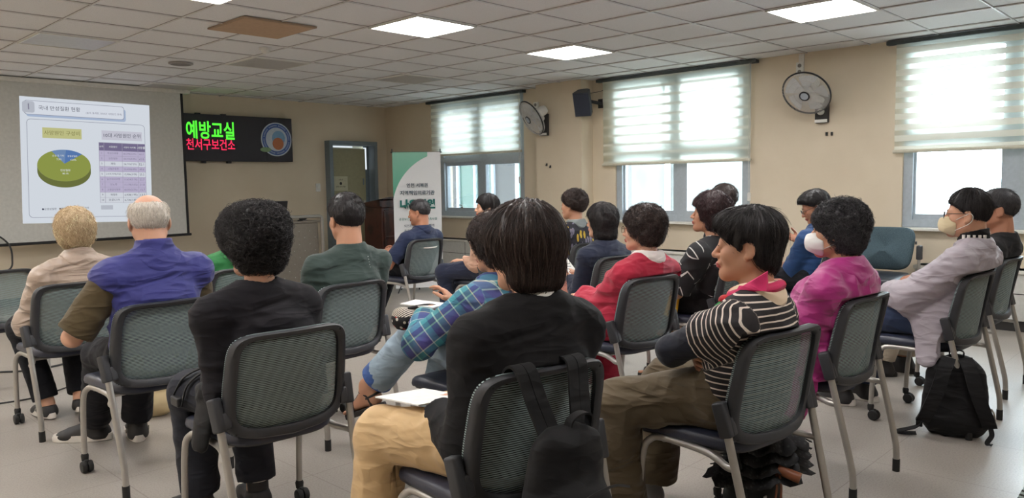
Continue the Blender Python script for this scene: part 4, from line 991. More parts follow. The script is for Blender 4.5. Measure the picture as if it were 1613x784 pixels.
def seat_fit(V, lay=0.0):
    """cloth and flesh rest against the chair: flat against its back, flat on its seat"""
    V = V.copy(); x, y, z = V[:, 0], V[:, 1], V[:, 2]
    v = np.clip((z - 0.452) / 0.352, 0, 1); u = np.clip(np.abs(x) / 0.225, 0, 1.06)
    lim = 0.072 - 0.018 * np.sin(v * PI / 2) - 0.030 * v * v + (0.055 - 0.025 * v) * u * u + 0.019 + lay
    lim = lim - np.clip(z - 0.80, 0, 1) * 2.2
    m = (np.abs(x) < 0.252) & (z > 0.40) & (z < 0.90) & (y < lim); V[m, 1] = lim[m] - 0.06 * np.clip(lim[m] - y[m] - 0.09, 0, 1)
    m = (np.abs(x) < 0.232) & (V[:, 1] > 0.06) & (V[:, 1] < 0.50) & (z < 0.460 + lay * 0.5) & (z > 0.36); V[m, 2] = 0.460 + lay * 0.5
    return V
class Person:
    """a seated figure: joints in the frame of the chair (x right, y forward)"""
    def __init__(s, **k):
        s.k = k; g = k.get
        s.male = g('male', False); s.h = g('h', 0.0042); s.bw = g('bw', 1.0); s.bd = g('bd', 1.0)
        s.H = vec(k['head']); s.hsc = g('hsc', 0.96 if not s.male else 1.0)
        s.hy, s.hp, s.hr = g('hyaw', 0.0), g('hpitch', 0.0), g('hroll', 0.0)
        s.R = rotm(s.hy, s.hp, s.hr)
        sw = g('sw', 0.158 if not s.male else 0.182)
        s.ty = g('tyaw', 0.0); Rt = rotm(s.ty, 0); s.Rt = Rt
        s.Nk = s.H + np.array([0, -0.040, -0.165]) * s.hsc + vec(g('neck', (0, 0, 0)))
        s.pel = vec(g('pelvis', (0, 0.215, 0.555))); c = s.Nk + np.array([0, 0.012, -0.03])
        s.ch = s.pel * 0.36 + c * 0.64 + vec(g('chest', (0, -0.015, 0))); s.wa = s.pel * 0.68 + c * 0.32 + np.array([0, -0.012 + 0.5 * vec(g('chest', (0, -0.015, 0)))[1], 0])
        s.uc = s.Nk + np.array([0, 0.012, -0.062])
        l1, l2 = g('arm', (0.27, 0.235) if not s.male else (0.29, 0.255))
        s.sh, s.el, s.wr = {}, {}, {}
        for q, sg in (('L', -1), ('R', 1)):
            s.sh[q] = s.uc + Rt @ np.array([sg * sw, 0.0, -0.018]) + vec(g('sh' + q, (0, 0, 0)))
            w_ = vec(g('w' + q, (sg * 0.07, 0.44, 0.615))); p = g('p' + q, (sg * 0.28, -0.75, -0.6))
            s.el[q], s.wr[q] = ik(s.sh[q], w_, l1, l2, p)
        s.hip, s.kn, s.an = {}, {}, {}
        for q, sg in (('L', -1), ('R', 1)):
            s.hip[q] = s.pel + np.array([sg * 0.085, 0.025, 0.0]); s.kn[q] = vec(g('k' + q, (sg * 0.105, 0.61, 0.515))); s.an[q] = vec(g('a' + q, (sg * 0.11, 0.57, 0.088)))
        pts = [s.H + np.array([0, 0, 0.16])] + list(s.el.values()) + list(s.wr.values()) + list(s.kn.values()) + list(s.an.values()) + [s.pel, s.H]
        s.lo = np.minimum.reduce(pts) - np.array([0.24, 0.24, 0.12]); s.hi = np.maximum.reduce(pts) + np.array([0.24, 0.26, 0.04])
        s.root = thing('person', k['label'], 'person', group=None)
        ch = CH[k['chair']]; s.root.location = ch.location; s.root.rotation_euler = (0, 0, ch.rotation_euler[2] + g('rz', 0.0))
        s.parts = {}
    # --- the body in one continuous surface
    def torso(s, f, t, k=0.05, hemz=None):
        bw, bd = s.bw, s.bd; L = s.Rt @ np.array([1.0, 0, 0])
        f.cone(s.pel, s.wa, 0.108 * bd + t, 0.100 * bd + t, k, 1.38 * bw, L); f.cone(s.wa, s.ch, 0.100 * bd + t, 0.108 * bd + t, k, 1.24 * bw, L)
        f.cone(s.ch, s.uc + np.array([0, -0.004, -0.02]), 0.108 * bd + t, 0.072 + t, k, 1.28 * bw, L)
        if not s.male:
            for sg in (-1, 1): f.ell(s.ch + s.Rt @ np.array([sg * 0.075, 0.085 * bd, 0.01]), np.array([0.062, 0.055, 0.06]) + t, None, 0.05)
        if s.k.get('belly'): f.ell(s.wa + np.array([0, 0.05, -0.01]), np.array([0.13, 0.11, 0.12]) * s.k['belly'] + t, None, 0.06)
        for q in 'LR':
            f.cone(s.Nk + (s.sh[q] - s.Nk) * 0.22 + np.array([0, -0.008, -0.006]), s.sh[q], 0.047 + t, 0.050 + t, 0.045)
    def arm(s, f, q, t, to=2.0, k=0.025, loose=0.0, tail=None):
        """sleeve or skin along the arm; to = 1 elbow, 2 wrist"""
        a, b, c = s.sh[q], s.el[q], s.wr[q]; m = s.k.get('armr', 1.0) * (1.12 if s.male else 1.0)
        if to <= 1.0:
            e = a + (b - a) * to; f.cone(a, e, 0.049 * m + t, (0.049 - 0.010 * to) * m + t + loose, k, cuts=[(e, b - a)]); return
        f.cone(a, b, 0.049 * m + t, 0.038 * m + t + loose * 0.6, k)
        e = b + (c - b) * (to - 1); cuts = [(e, c - b)] if t > 0.004 else []
        f.cone(b, e, 0.038 * m + t + loose * 0.6, (0.038 - 0.0125 * (to - 1)) * m + t + loose, k, cuts=cuts)
    def body(s, skin, lips=None):
        f = Field(s.lo, s.hi, s.h); t = -0.016
        s.torso(f, t)
        nr = 0.050 * s.hsc * (1.14 if s.male else 1.0) * s.k.get('neckr', 1.0)
        f.cone(s.H + s.R @ np.array([0, -0.030, -0.045]), s.Nk + np.array([0, 0, -0.02]), nr, nr * 1.10, 0.03)
        head_prims(f, s.H, s.R, s.hsc, s.k.get('nose', 1.0), True, s.k.get('cheek', 1.0))
        for q, sg in (('L', -1), ('R', 1)):
            s.arm(f, q, -0.004)
            hd = s.k.get('h' + q, {}); fd = unit(s.wr[q] - s.el[q])
            hand_prims(f, s.wr[q] + fd * 0.012, hd.get('d', fd), hd.get('n', (-sg * 0.3, 0, -1)), hd.get('s', (-sg, 0.2, 0.3)), hd.get('curl', 0.45), s.k.get('handsc', 1.0 if s.male else 0.92), hd.get('spread', 0), hd.get('thumb', 0.3))
            f.cone(s.hip[q], s.kn[q], 0.078, 0.052, 0.04); f.cone(s.kn[q], s.an[q] + (s.kn[q] - s.an[q]) * 0.42, 0.052, 0.050, 0.04); f.cone(s.an[q] + (s.kn[q] - s.an[q]) * 0.62, s.an[q], 0.051, 0.031, 0.04)
            foot_prims(f, s.an[q], s.toe(q), 0.94 if s.k.get('bare') else 0.86)
        V, Q = f.mesh(); V = relax(V, Q, 1, 0.35); V = seat_fit(V, 0.016)
        lo = (V - s.H) @ s.R / s.hsc
        def is_lip(C):
            c = (C - s.H) @ s.R / s.hsc; return (np.abs(c[:, 2] + 0.0655) < 0.0085) & (np.abs(c[:, 0]) < 0.021) & (c[:, 1] > 0.082)
        o = np_mesh('body', V, Q, [skin, lips or skin], s.root, lo, [(1, is_lip)]); s.parts['body'] = o
        # eyes and brows
        for sg in (-1, 1):
            b = MB(); P = lambda x, y, z: Vector(s.H + s.R @ (np.array([x, y, z]) * s.hsc)); RR = Matrix(s.R.tolist())
            b.ball(P(sg * 0.032, 0.0835, 0.0005), (0.0105 * s.hsc, 0.0065 * s.hsc, 0.0034 * s.hsc), 8, RR); b.build('eye', M_eye, o, smooth=True)
            b = MB(); b.tube([P(sg * 0.016, 0.0875, 0.018), P(sg * 0.030, 0.085, 0.0215), P(sg * 0.046, 0.074, 0.018)], [0.0025, 0.003, 0.0012], 6); b.build('eyebrow', s.k.get('browm', M_brow), o, smooth=True)
        return o
    def toe(s, q):
        sg = -1 if q == 'L' else 1
        return vec(s.k.get('t' + q, (sg * 0.12, 1, 0)))
    # --- wrinkled cloth from a field
    def cloth(s, name, f, m, wr=0.004, freq=(9, 9, 16), zones=(), seed=1, parent=None, soft=1, lay=0.0):
        V, Q = f.mesh()
        if len(V) == 0: return None
        V = relax(V, Q, soft, 0.5); N = vnormals(V, Q)
        W = V * np.array(freq); wp = np.stack([vnoise(V * 5 + 7, seed + 3), vnoise(V * 5 + 17, seed + 4), vnoise(V * 5 + 27, seed + 5)], 1) * 0.9
        r = 1 - 2 * np.abs(vnoise(W + wp, seed)); r2 = 1 - 2 * np.abs(vnoise(W[:, [1, 2, 0]] * 1.7 + wp, seed + 1))
        V = V + N * (wr * (r * 0.6 + r2 * 0.4))[:, None]
        P = s.patcoord(V); V = seat_fit(V, lay)
        o = np_mesh(name, V, Q, m, parent or s.root, P, zones); s.parts[name] = o
        return o
    def patcoord(s, V):
        """coordinates that follow the cloth: upright on the trunk, along the arm on the sleeves, along the leg on the trousers"""
        def seg(a, b):
            ab = b - a; t = np.clip((V - a) @ ab / ab.dot(ab), 0, 1); return np.linalg.norm(V - a - t[:, None] * ab, axis=1), t
        best = np.full(len(V), 9.0); out = V.copy()
        trunk = [(s.pel, s.wa), (s.wa, s.ch), (s.ch, s.uc)]
        for a, b in trunk: d, _ = seg(a, b); best = np.minimum(best, d / 1.9)
        out = V.copy()
        for q in 'LR':
            for a, b, add in ((s.sh[q], s.el[q], 0.0), (s.el[q], s.wr[q], 0.28)):
                d, t = seg(a, b); m = d < best; best = np.where(m, d, best); z = unit(b - a); x = unit(np.cross(z, (0.3, 1, 0.2))); y = np.cross(z, x)
                L = np.linalg.norm(b - a); out[m] = np.stack([(V - a) @ x + 0.4, (V - a) @ y + 0.2, 1.0 - ((V - a) @ z + add)], 1)[m]
            for a, b, add in ((s.hip[q], s.kn[q], 0.0), (s.kn[q], s.an[q], 0.4)):
                d, t = seg(a, b); m = d < best * 0.8; best = np.where(m, d, best); z = unit(b - a); x = unit(np.cross(z, (1, 0.2, 0.3))); y = np.cross(z, x)
                out[m] = np.stack([(V - a) @ x + 0.6, (V - a) @ y + 0.3, 0.5 - ((V - a) @ z + add)], 1)[m]
        return out
    def fld(s, h=None, lo=None, hi=None): return Field(s.lo if lo is None else lo, s.hi if hi is None else hi, h or s.h * 1.15)
    def top(s, name, m, t=0.010, sleeve=2.0, loose=0.006, hem=0.50, neck=0.060, wr=0.004, zones=(), seed=1, freq=(9, 9, 16), extra=None, sleeves=True, nk_up=0.0, hp=0.0, **kw):
        f = s.fld(); s.torso(f, t)
        if sleeves:
            for q in 'LR': s.arm(f, q, t, sleeve, loose=loose)
        if nk_up > 0:
            f.cone(s.Nk + np.array([0, 0.0, -0.05]), s.Nk + np.array([0, 0.006, nk_up]), neck + 0.014, neck + 0.006, 0.03, cuts=[(s.Nk + np.array([0, 0.0, nk_up]), (0, 0.25, 1))])
        if extra: extra(f)
        f.plane((0, 0, hem), (0, 0, -1))
        if hp is not None: f.plane((0, 0.345 + hp * 0.72, 0.59 - hp * 0.69), (0, 0.72, -0.69))
        # the neck opening
        f.cone(s.Nk + np.array([0, 0.010, -0.005]), s.Nk + np.array([0, 0.02, 0.2]), neck * 0.94, neck, 0.008, mode='sub')
        return s.cloth(name, f, m, wr, freq, zones, seed, **kw)
    def trousers(s, m, t=0.012, flare=0.010, wr=0.005, name='trousers', to=0.94, seed=5, freq=(10, 10, 10), extra=None, wide=1.0):
        f = s.fld(); f.ell(s.pel + np.array([0, -0.005, -0.005]), np.array([0.165 * s.bw, 0.118, 0.10]) + t, None, 0.04); f.cone(s.pel, s.wa * 0.6 + s.pel * 0.4, 0.108 * s.bd + t, 0.10 * s.bd + t, 0.04, 1.45 * s.bw)
        for q in 'LR':
            f.cone(s.hip[q], s.kn[q], 0.084 * wide + t, 0.060 * wide + t, 0.035); e = s.kn[q] + (s.an[q] - s.kn[q]) * to
            f.cone(s.kn[q], e, 0.060 * wide + t, 0.043 * wide + t + flare, 0.035, cuts=[(e, s.an[q] - s.kn[q])])
        if extra: extra(f)

        return s.cloth(name, f, m, wr, freq, (), seed, lay=0.006)
    def collar(s, m, r=0.064, up=0.02, t=0.012, name='collar', spread=0.10, drop=0.06):
        """a turned-down collar: a shell over neck and shoulders kept near the neck"""
        f = s.fld(0.0045, s.Nk - 0.2, s.Nk + 0.2); s.torso(f, t + 0.007)
        f.cone(s.Nk + np.array([0, 0, -0.05]), s.Nk + np.array([0, 0.004, up]), r + 0.014, r + 0.003, 0.03, cuts=[(s.Nk + np.array([0, 0, up]), (0, 0.35, 1))])
        f.ball_clip(s.Nk + np.array([0, 0.0, 0.0]), spread)
        f.cone(s.Nk + np.array([0, 0.004, -0.02]), s.Nk + np.array([0, 0.015, 0.2]), r * 0.97, r, 0.004, mode='sub')
        return s.cloth(name, f, m, 0.001, (20, 20, 20))
    # --- hair
    def hair(s, m, style='bob', n=2600, length=0.07, curl=0.0, noise=0.004, nfreq=28, grow=0.012, tail=(), cut=True, seed=3, name='hair', strand_r=0.0009, cutz=None, front=0.048, ms=None, sub=(), up=0.0, side_len=None):
        sc = s.hsc; lo, hi = s.H - 0.24, s.H + 0.22; f = Field(lo, hi, 0.0045)
        P = lambda x, y, z: s.H + s.R @ (np.array([x, y, z]) * sc)
        f.ell(P(0, -0.014, 0.032 + up * 0.5), (np.array([0.074, 0.094, 0.084 + up]) + grow) * sc, s.R, 0.02)
        for kind, a, b in tail:
            if kind == 'e': f.ell(P(*a), np.array(b) * sc, s.R, 0.025)
            else: f.cone(P(*a[0]), P(*a[1]), b[0] * sc, b[1] * sc, 0.025, b[2] if len(b) > 2 else 1.0, s.R @ np.array([1.0, 0, 0]))
        # the face, then the nape
        f.ell(P(0, 0.135, -0.045), np.array([0.080, 0.098, 0.092]) * sc, s.R, 0.015, mode='sub')
        if front is not None: f.cone(P(-0.2, 0.075 + front * 0.9, -0.02), P(0.2, 0.075 + front * 0.9, -0.02), 0.072 * sc, 0.072 * sc, 0.012, mode='sub')
        if style in ('short', 'pixie', 'fringe'):
            for sg in (-1, 1): f.ell(P(sg * 0.088, -0.006, -0.020), np.array([0.028, 0.022, 0.036]) * sc, s.R, 0.012, mode='sub')
        for kind, a, b in sub:
            if kind == 'e': f.ell(P(*a), np.array(b) * sc, s.R, 0.012, mode='sub')
            elif kind == 'p': f.plane(P(*a), s.R @ vec(b), 0.026)
        if cutz is not None: f.plane(P(0, 0, cutz), s.R @ np.array([0, 0.0, -1.0]), 0.026)
        V, Q = f.mesh(); V = relax(V, Q, 1, 0.4); N = vnormals(V, Q)
        Lc = (V - s.H) @ s.R
        if curl > 0:
            c = 1 - np.abs(vnoise(Lc * nfreq, seed)) * 2; c2 = 1 - np.abs(vnoise(Lc * nfreq * 2.1 + 9, seed + 1)) * 2; dsp = noise * (c * 0.7 + c2 * 0.3)
        else:
            ang = np.arctan2(Lc[:, 0], Lc[:, 1] + 0.02); dsp = 1.5 * noise * vnoise(np.stack([ang * 7, Lc[:, 2] * 9, Lc[:, 1] * 6], 1), seed) + noise * 0.8 * vnoise(np.stack([ang * 22, Lc[:, 2] * 11, Lc[:, 1] * 9], 1), seed + 1)
        V = V + N * dsp[:, None]
        o = np_mesh(name, V, Q, m, s.root, Lc); s.parts[name] = o
        if n: s.strands(o, f, V, N, ms or STRANDS[m.name], n, length, curl, seed, strand_r)
        return o
    def strands(s, o, f, V, N, m, n, length, curl, seed, rad, K=9):
        rng = np.random.default_rng(seed); ids = rng.integers(0, len(V), n); p = V[ids].copy(); crown = s.H + s.R @ (np.array([0, -0.025, 0.12]) * s.hsc)
        st_ = length / K * rng.uniform(0.6, 1.25, (n, 1)); off = rng.uniform(-0.002, 0.005, (n, 1)) + (rng.random((n, 1)) < 0.07) * rng.uniform(0, 0.010, (n, 1)); ph = rng.uniform(0, 6.28, (n, 1)); pts = []
        jit = rng.normal(0, 0.22 + 0.35 * curl, (n, 3)); sgn = np.where(rng.random((n, 1)) < 0.5, -1, 1)
        for k in range(K):
            g = f.grad(p); d = p - crown + jit * 0.05; d = d + np.array([0, 0, -0.03]); d = d - g * np.sum(d * g, 1, keepdims=True); d = d / (np.linalg.norm(d, axis=1, keepdims=True) + 1e-9); d = d + jit * 0.35
            q = p.copy()
            if curl > 0:
                bn = np.cross(d, g); a = ph + k * 0.95 * sgn; amp = 0.0095 * curl * min(1, k / 3 + 0.2)
                q = q + (g * np.sin(a) + bn * np.cos(a)) * amp + g * 0.004 * curl
            pts.append(q); p = p + d * st_
            e = f.sample(p)[:, None]; e = np.clip(e, -0.02, 0.02); tgt = off * (0.4 + 1.2 * k / K)
            p = p - f.grad(p) * (e - tgt) * (0.8 if k < K - 2 else 0.5)
        A = np.stack(pts, 1)
        hc = bpy.data.hair_curves.new('hair_strands'); hc.add_curves([K] * n)
        hc.position_data.foreach_set('vector', A.astype(F32).ravel())
        r = hc.attributes.get('radius') or hc.attributes.new('radius', 'FLOAT', 'POINT')
        r.data.foreach_set('value', np.tile(np.linspace(rad, rad * 0.4, K), n).astype(F32))
        hc.materials.append(m); ob = bpy.data.objects.new('hair_strands', hc); COL.objects.link(ob); ob.parent = o; ob['kind'] = 'stuff'
        return ob
    # --- shoes
    def shoe(s, q, m, sole=None, sc=1.0, kind='sneaker', name='shoe', extra=None):
        A = s.an[q]; td = unit(s.toe(q)); side = unit(np.cross(td, (0, 0, 1))); up = np.cross(side, td)
        P = lambda x, y, z: A + (side * x + td * y + up * z) * sc
        f = Field(A - 0.24 * sc, A + 0.24 * sc, 0.0045)
        top_ = 0.0 if kind == 'sneaker' else -0.03
        f.cone(P(0, -0.005, 0.02), P(0, -0.022, -0.05), 0.042 * sc, 0.038 * sc, 0.03, cuts=[(P(0, 0, 0.012 + top_), up * 1.0 + td * 0.12)])
        f.cone(P(0, -0.03, -0.052), P(0, 0.115, -0.062), 0.036 * sc, 0.030 * sc, 0.03, 1.22, side); f.ell(P(0, 0.135, -0.062), np.array([0.046, 0.055, 0.03]) * sc, np.stack([side, td, up], 1), 0.03)
        f.cone(P(0, 0.015, -0.012 + top_), P(0, 0.11, -0.048), 0.036 * sc, 0.026 * sc, 0.025, 1.15, side, cuts=[(P(0, 0, 0.018 + top_), up + td * 0.3)])
        f.plane(P(0, 0, -0.075), -up)
        V, Q = f.mesh(); V = relax(V, Q, 2, 0.5); o = np_mesh(name, V, Q, m, s.root)
        if sole is not None:
            def out(k, z):
                r = []
                for i in range(40):
                    a = 2 * PI * i / 40; y = 0.062 + 0.128 * math.sin(a); w_ = (0.041 + 0.006 * math.sin(a)) * math.copysign(abs(math.cos(a)) ** 0.75, math.cos(a))
                    r.append(Vector(P(w_ * k, 0.062 + (y - 0.062) * k, z)))
                return r
            b = MB(); b.loft([out(1.05, -0.086), out(1.12, -0.083), out(1.13, -0.068), out(1.08, -0.052)]); b.build('sole', sole, o, smooth=True)
        if extra: extra(o, P, side, td, up)
        return o
    def sandal(s, q, m):
        A = s.an[q]; td = unit(s.toe(q)); side = unit(np.cross(td, (0, 0, 1))); up = np.cross(side, td)
        P = lambda x, y, z: Vector(A + (side * x + td * y + up * z) * 0.94)
        def out(k, z):
            r = []
            for i in range(40):
                a = 2 * PI * i / 40; y = 0.055 + 0.135 * math.sin(a); w_ = (0.040 + 0.008 * math.sin(a)) * math.copysign(abs(math.cos(a)) ** 0.75, math.cos(a)); r.append(P(w_ * k, 0.055 + (y - 0.055) * k, z))
            return r
        b = MB(); b.loft([out(0.97, -0.112), out(1.0, -0.108), out(1.0, -0.088), out(0.97, -0.084)]); o = b.build('sandal', m, s.root, smooth=True)
        b = MB()
        def strap(pts, w_=0.008): b.tube(bez(pts, 6), w_, 8)
        strap([P(-0.044, 0.10, -0.085), P(-0.036, 0.10, -0.05), P(0, 0.105, -0.034), P(0.036, 0.10, -0.05), P(0.044, 0.10, -0.085)], 0.007)
        strap([P(-0.042, 0.13, -0.085), P(-0.034, 0.13, -0.058), P(0, 0.135, -0.046), P(0.036, 0.13, -0.058), P(0.044, 0.13, -0.085)], 0.007)
        strap([P(-0.036, -0.02, -0.085), P(-0.040, -0.01, -0.03), P(-0.03, 0.03, 0.0), P(0, 0.042, 0.006), P(0.03, 0.03, 0.0), P(0.040, -0.01, -0.03), P(0.036, -0.02, -0.085)], 0.006)
        strap([P(-0.038, 0.0, -0.04), P(-0.034, -0.045, -0.035), P(0, -0.066, -0.03), P(0.034, -0.045, -0.035), P(0.038, 0.0, -0.04)], 0.006)
        strap([P(0.0, 0.105, -0.034), P(0, 0.07, -0.012), P(0, 0.042, 0.006)], 0.005)
        b.build('strap', m, o, smooth=True); return o
    def glasses(s, m):
        P = lambda x, y, z: Vector(s.H + s.R @ (np.array([x, y, z]) * s.hsc)); b = MB()
        for sg in (-1, 1):
            ring_ = []
            for i in range(24):
                a = 2 * PI * i / 24; c, d = math.cos(a), math.sin(a)
                ring_.append(P(sg * (0.033 + 0.024 * math.copysign(abs(c) ** 0.7, c)), 0.1 - 0.12 * max(0, abs(0.033 + 0.024 * c * sg * sg) - 0.04), -0.004 + 0.017 * math.copysign(abs(d) ** 0.7, d)))
            b.tube(ring_, 0.0016, 6, closed=True)
            b.tube([P(sg * 0.057, 0.096, 0.003), P(sg * 0.078, 0.085, 0.004), P(sg * 0.082, 0.0, 0.006), P(sg * 0.082, -0.03, -0.008)], 0.0016, 6)
        b.tube(bez([P(-0.009, 0.101, 0.0), P(0, 0.103, 0.004), P(0.009, 0.101, 0.0)], 4), 0.0016, 6)
        return b.build('glasses', m, s.root, smooth=True)
    def mask(s, m, beak=1.0):
        sc = s.hsc; P = lambda x, y, z: s.H + s.R @ (np.array([x, y, z]) * sc)
        f = Field(s.H - 0.17, s.H + 0.17, 0.004)
        f.ell(P(0, 0.055, -0.056), np.array([0.066, 0.062, 0.060]) * sc, s.R, 0.0); f.ell(P(0, 0.090, -0.055), np.array([0.038, 0.036 * beak, 0.046]) * sc, s.R, 0.04)
        f.plane(P(0, 0.040, 0), s.R @ np.array([0, -1.0, 0.0])); f.plane(P(0, 0.09, -0.012), s.R @ np.array([0, 0.25, 1.0])); f.plane(P(0, 0.06, -0.112), s.R @ np.array([0, 0.4, -1.0]))
        V, Q = f.mesh(); V = relax(V, Q, 2, 0.5); o = np_mesh('mask', V, Q, m, s.root)
        Q_ = lambda x, y, z: Vector(P(x, y, z))
        for sg in (-1, 1):
            b = MB(); b.tube(bez([Q_(sg * 0.062, 0.045, -0.030), Q_(sg * 0.078, 0.01, -0.010), Q_(sg * 0.086, -0.022, 0.006), Q_(sg * 0.085, -0.036, -0.012), Q_(sg * 0.078, -0.02, -0.045), Q_(sg * 0.060, 0.045, -0.082)], 6), 0.0017, 6)
            b.build('ear_loop', MATS.get('loop') or mat('loop', srgb(226, 222, 212), 0.8), o, smooth=True)
        return o
def arrowed(p, q): return unit(vec(q) - vec(p))

# skin, hair and cloth surfaces
def skin_mat(name, c, red=0.25):
    t = NT(name); co = t.coord(); n = t.noise(co, 14, 4); n2 = t.noise(co, 90, 2)
    c2 = (min(1, c[0] * 1.03), c[1] * (1 - 0.25 * red), c[2] * (1 - 0.3 * red), 1)
    col = t.mix(n.outputs[0], c, c2)
    return t.surf(t.bsdf(col, 0.5, t.bump(n2.outputs[0], 0.12, 0.001), **{'Subsurface Weight': 0.08, 'Subsurface Radius': (0.01, 0.004, 0.002), 'Specular IOR Level': 0.4}).outputs[0])
SK_L = skin_mat('fair_skin', srgb(208, 164, 138)); SK_M = skin_mat('warm_skin', srgb(194, 147, 119)); SK_T = skin_mat('tanned_skin', srgb(176, 126, 100))
LIP = mat('lips', srgb(176, 92, 88), 0.45, vary=0.03); M_eye = mat('dark_eye', srgb(30, 22, 20), 0.2); M_brow = mat('brow_hair', srgb(46, 36, 32), 0.8)
STRANDS = {}
def hair_mat(name, c1, c2, rough=0.42):
    t = NT(name); co = t.coord(); n = t.noise(co, 45, 4, 0.7)
    m = t.surf(t.bsdf(t.ramp(n.outputs[0], [(0.3, c1), (0.75, c2)]), rough, t.bump(t.noise(co, 160, 3).outputs[0], 0.5, 0.003), **{'Specular IOR Level': 0.45}).outputs[0])
    t = NT(name + '_strands'); hi = t.add('HairInfo'); c3 = tuple(min(1, v * 1.8) for v in c2[:3]) + (1,)
    STRANDS[name] = t.surf(t.bsdf(t.ramp(hi.outputs['Random'], [(0.0, c1), (0.7, c2), (0.86, c2), (1.0, c3)]), 0.48, None, **{'Specular IOR Level': 0.35}).outputs[0])
    return m
HB = hair_mat('black_hair', srgb(20, 18, 19), srgb(44, 40, 41)); HBB = hair_mat('brown_black_hair', srgb(30, 24, 23), srgb(66, 52, 48)); HG = hair_mat('grey_streaked_hair', srgb(26, 25, 27), srgb(64, 62, 65)); HW = hair_mat('white_hair', srgb(170, 160, 148), srgb(226, 218, 206), 0.5); HBL = hair_mat('blonde_hair', srgb(156, 130, 96), srgb(222, 200, 164), 0.45); HM = hair_mat('maroon_hair', srgb(30, 20, 22), srgb(64, 42, 44))
def cloth_mat(name, c, rough=0.85, vary=0.06, weave=420, bump=0.25, sheen=0.15, fold=0.45):
    t = NT(name); co = t.coord(); n = t.noise(co, 12, 3); wv = t.noise(co, weave, 2)
    a = tuple(v * (1 - vary) for v in c[:3]) + (1,); d = tuple(min(1, v * (1 + vary)) for v in c[:3]) + (1,)
    return t.surf(t.bsdf(t.mix(n.outputs[0], a, d), rough, t.bump(wv.outputs[0], bump, 0.001, t.folds(fold)), **{'Sheen Weight': sheen, 'Specular IOR Level': 0.25}).outputs[0])
def pat_nodes(t):
    at = t.add('Attribute', attribute_name='pat', attribute_type='GEOMETRY'); s_ = t.add('SeparateXYZ', {0: at.outputs['Vector']})
    return at.outputs['Vector'], s_.outputs[0], s_.outputs[1], s_.outputs[2]
# ================================================================== the audience
M_shoe_b = mat('black_shoe', srgb(34, 33, 35), 0.55, bump=0.2, bscale=300); M_sole_w = mat('white_sole', srgb(214, 208, 200), 0.6); M_sole_d = mat('dark_sole', srgb(44, 42, 42), 0.7)
M_shoe_w = mat('white_shoe', srgb(222, 218, 214), 0.5); M_shoe_g = mat('grey_shoe', srgb(120, 120, 122), 0.6)
M_sandal = mat('black_sandal', srgb(40, 36, 36), 0.55)
C_BLACK = cloth_mat('black_knit', srgb(21, 20, 22), sheen=0.03); C_NAVY = cloth_mat('navy_cotton', srgb(36, 42, 62)); C_CHAR = cloth_mat('charcoal_cotton', srgb(38, 40, 48), sheen=0.05); C_DK = cloth_mat('dark_trousers', srgb(25, 26, 32), sheen=0.03)
C_WHITE = cloth_mat('white_cotton', srgb(226, 222, 216))

# --- blonde woman, beige jacket
t_bj = NT('beige_satin'); co = t_bj.coord(); n = t_bj.noise(co, 7, 3)
C_BEIGE = t_bj.surf(t_bj.bsdf(t_bj.mix(n.outputs[0], srgb(156, 137, 122), srgb(174, 154, 138)), 0.42, t_bj.bump(t_bj.noise(co, 22, 4).outputs[0], 0.25, 0.006, t_bj.folds(0.8)), **{'Sheen Weight': 0.3}).outputs[0])
p = Person(label='person with short wavy blonde hair in a shiny beige jacket and black trousers', chair='A', head=(0.036, 0.19, 1.066), hyaw=-0.22, wL=(-0.10, 0.46, 0.61), wR=(0.08, 0.46, 0.61), pL=(-0.5, -0.7, -0.5), aL=(-0.09, 0.45, 0.088), aR=(0.07, 0.40, 0.10), kL=(-0.16, 0.58, 0.515), kR=(0.10, 0.60, 0.515), tR=(0.35, 0.9, -0.1), h=0.005)
p.body(SK_L, LIP); p.trousers(C_DK, 0.010, 0.012)
p.top('jacket', C_BEIGE, 0.022, 1.97, 0.014, 0.49, 0.062, 0.012, hp=None, seed=11, freq=(8, 8, 14), nk_up=0.045)
p.collar(C_BEIGE, 0.066, 0.058, 0.024, spread=0.10)
p.hair(HBL, 'bob', 2600, 0.06, 0.55, 0.008, 26, 0.024, tail=[('e', (0, -0.055, 0.01), (0.092, 0.07, 0.095)), ('e', (0, -0.045, -0.045), (0.078, 0.058, 0.05))], cutz=-0.10, seed=21)
def stripes(o, P, side, td, up):
    for y in (0.035, 0.055, 0.075):
        b = MB(); b.tube(bez([P(-0.043, y, -0.062), P(-0.034, y - 0.005, -0.035), P(0, y - 0.008, -0.012), P(0.034, y - 0.005, -0.035), P(0.043, y, -0.062)], 5), 0.005, 6); b.build('stripe', M_sole_w, o, smooth=True)
for q in 'LR': p.shoe(q, M_shoe_b, M_sole_w, 0.92, 'slip', 'striped_shoe', stripes)

# --- balding man, blue vest
C_VEST = cloth_mat('blue_nylon', srgb(54, 56, 120), 0.6, bump=0.1, fold=0.8); C_OLIVE = cloth_mat('olive_brown_cotton', srgb(84, 72, 50))
p = Person(label='balding person with white hair in a purplish blue vest over an olive brown shirt', chair='B', male=True, head=(0.012, 0.22, 1.148), hyaw=-0.28, hpitch=-0.03, wL=(-0.17, 0.47, 0.71), wR=(0.06, 0.46, 0.72), pL=(-0.8, -0.2, -0.9), pR=(0.8, -0.2, -0.9), kL=(-0.09, 0.62, 0.50), aL=(-0.03, 0.93, 0.09), tL=(-0.75, 0.7, 0), aR=(0.12, 0.78, 0.09), kR=(0.10, 0.64, 0.515), tR=(0.25, 0.9, 0), hL=dict(d=(0.8, 0.5, 0.3), n=(0.3, -0.6, -0.6), s=(0, 0, 1)), h=0.0045, bw=1.05)
p.body(SK_L, LIP); p.trousers(C_DK, 0.014, 0.016)
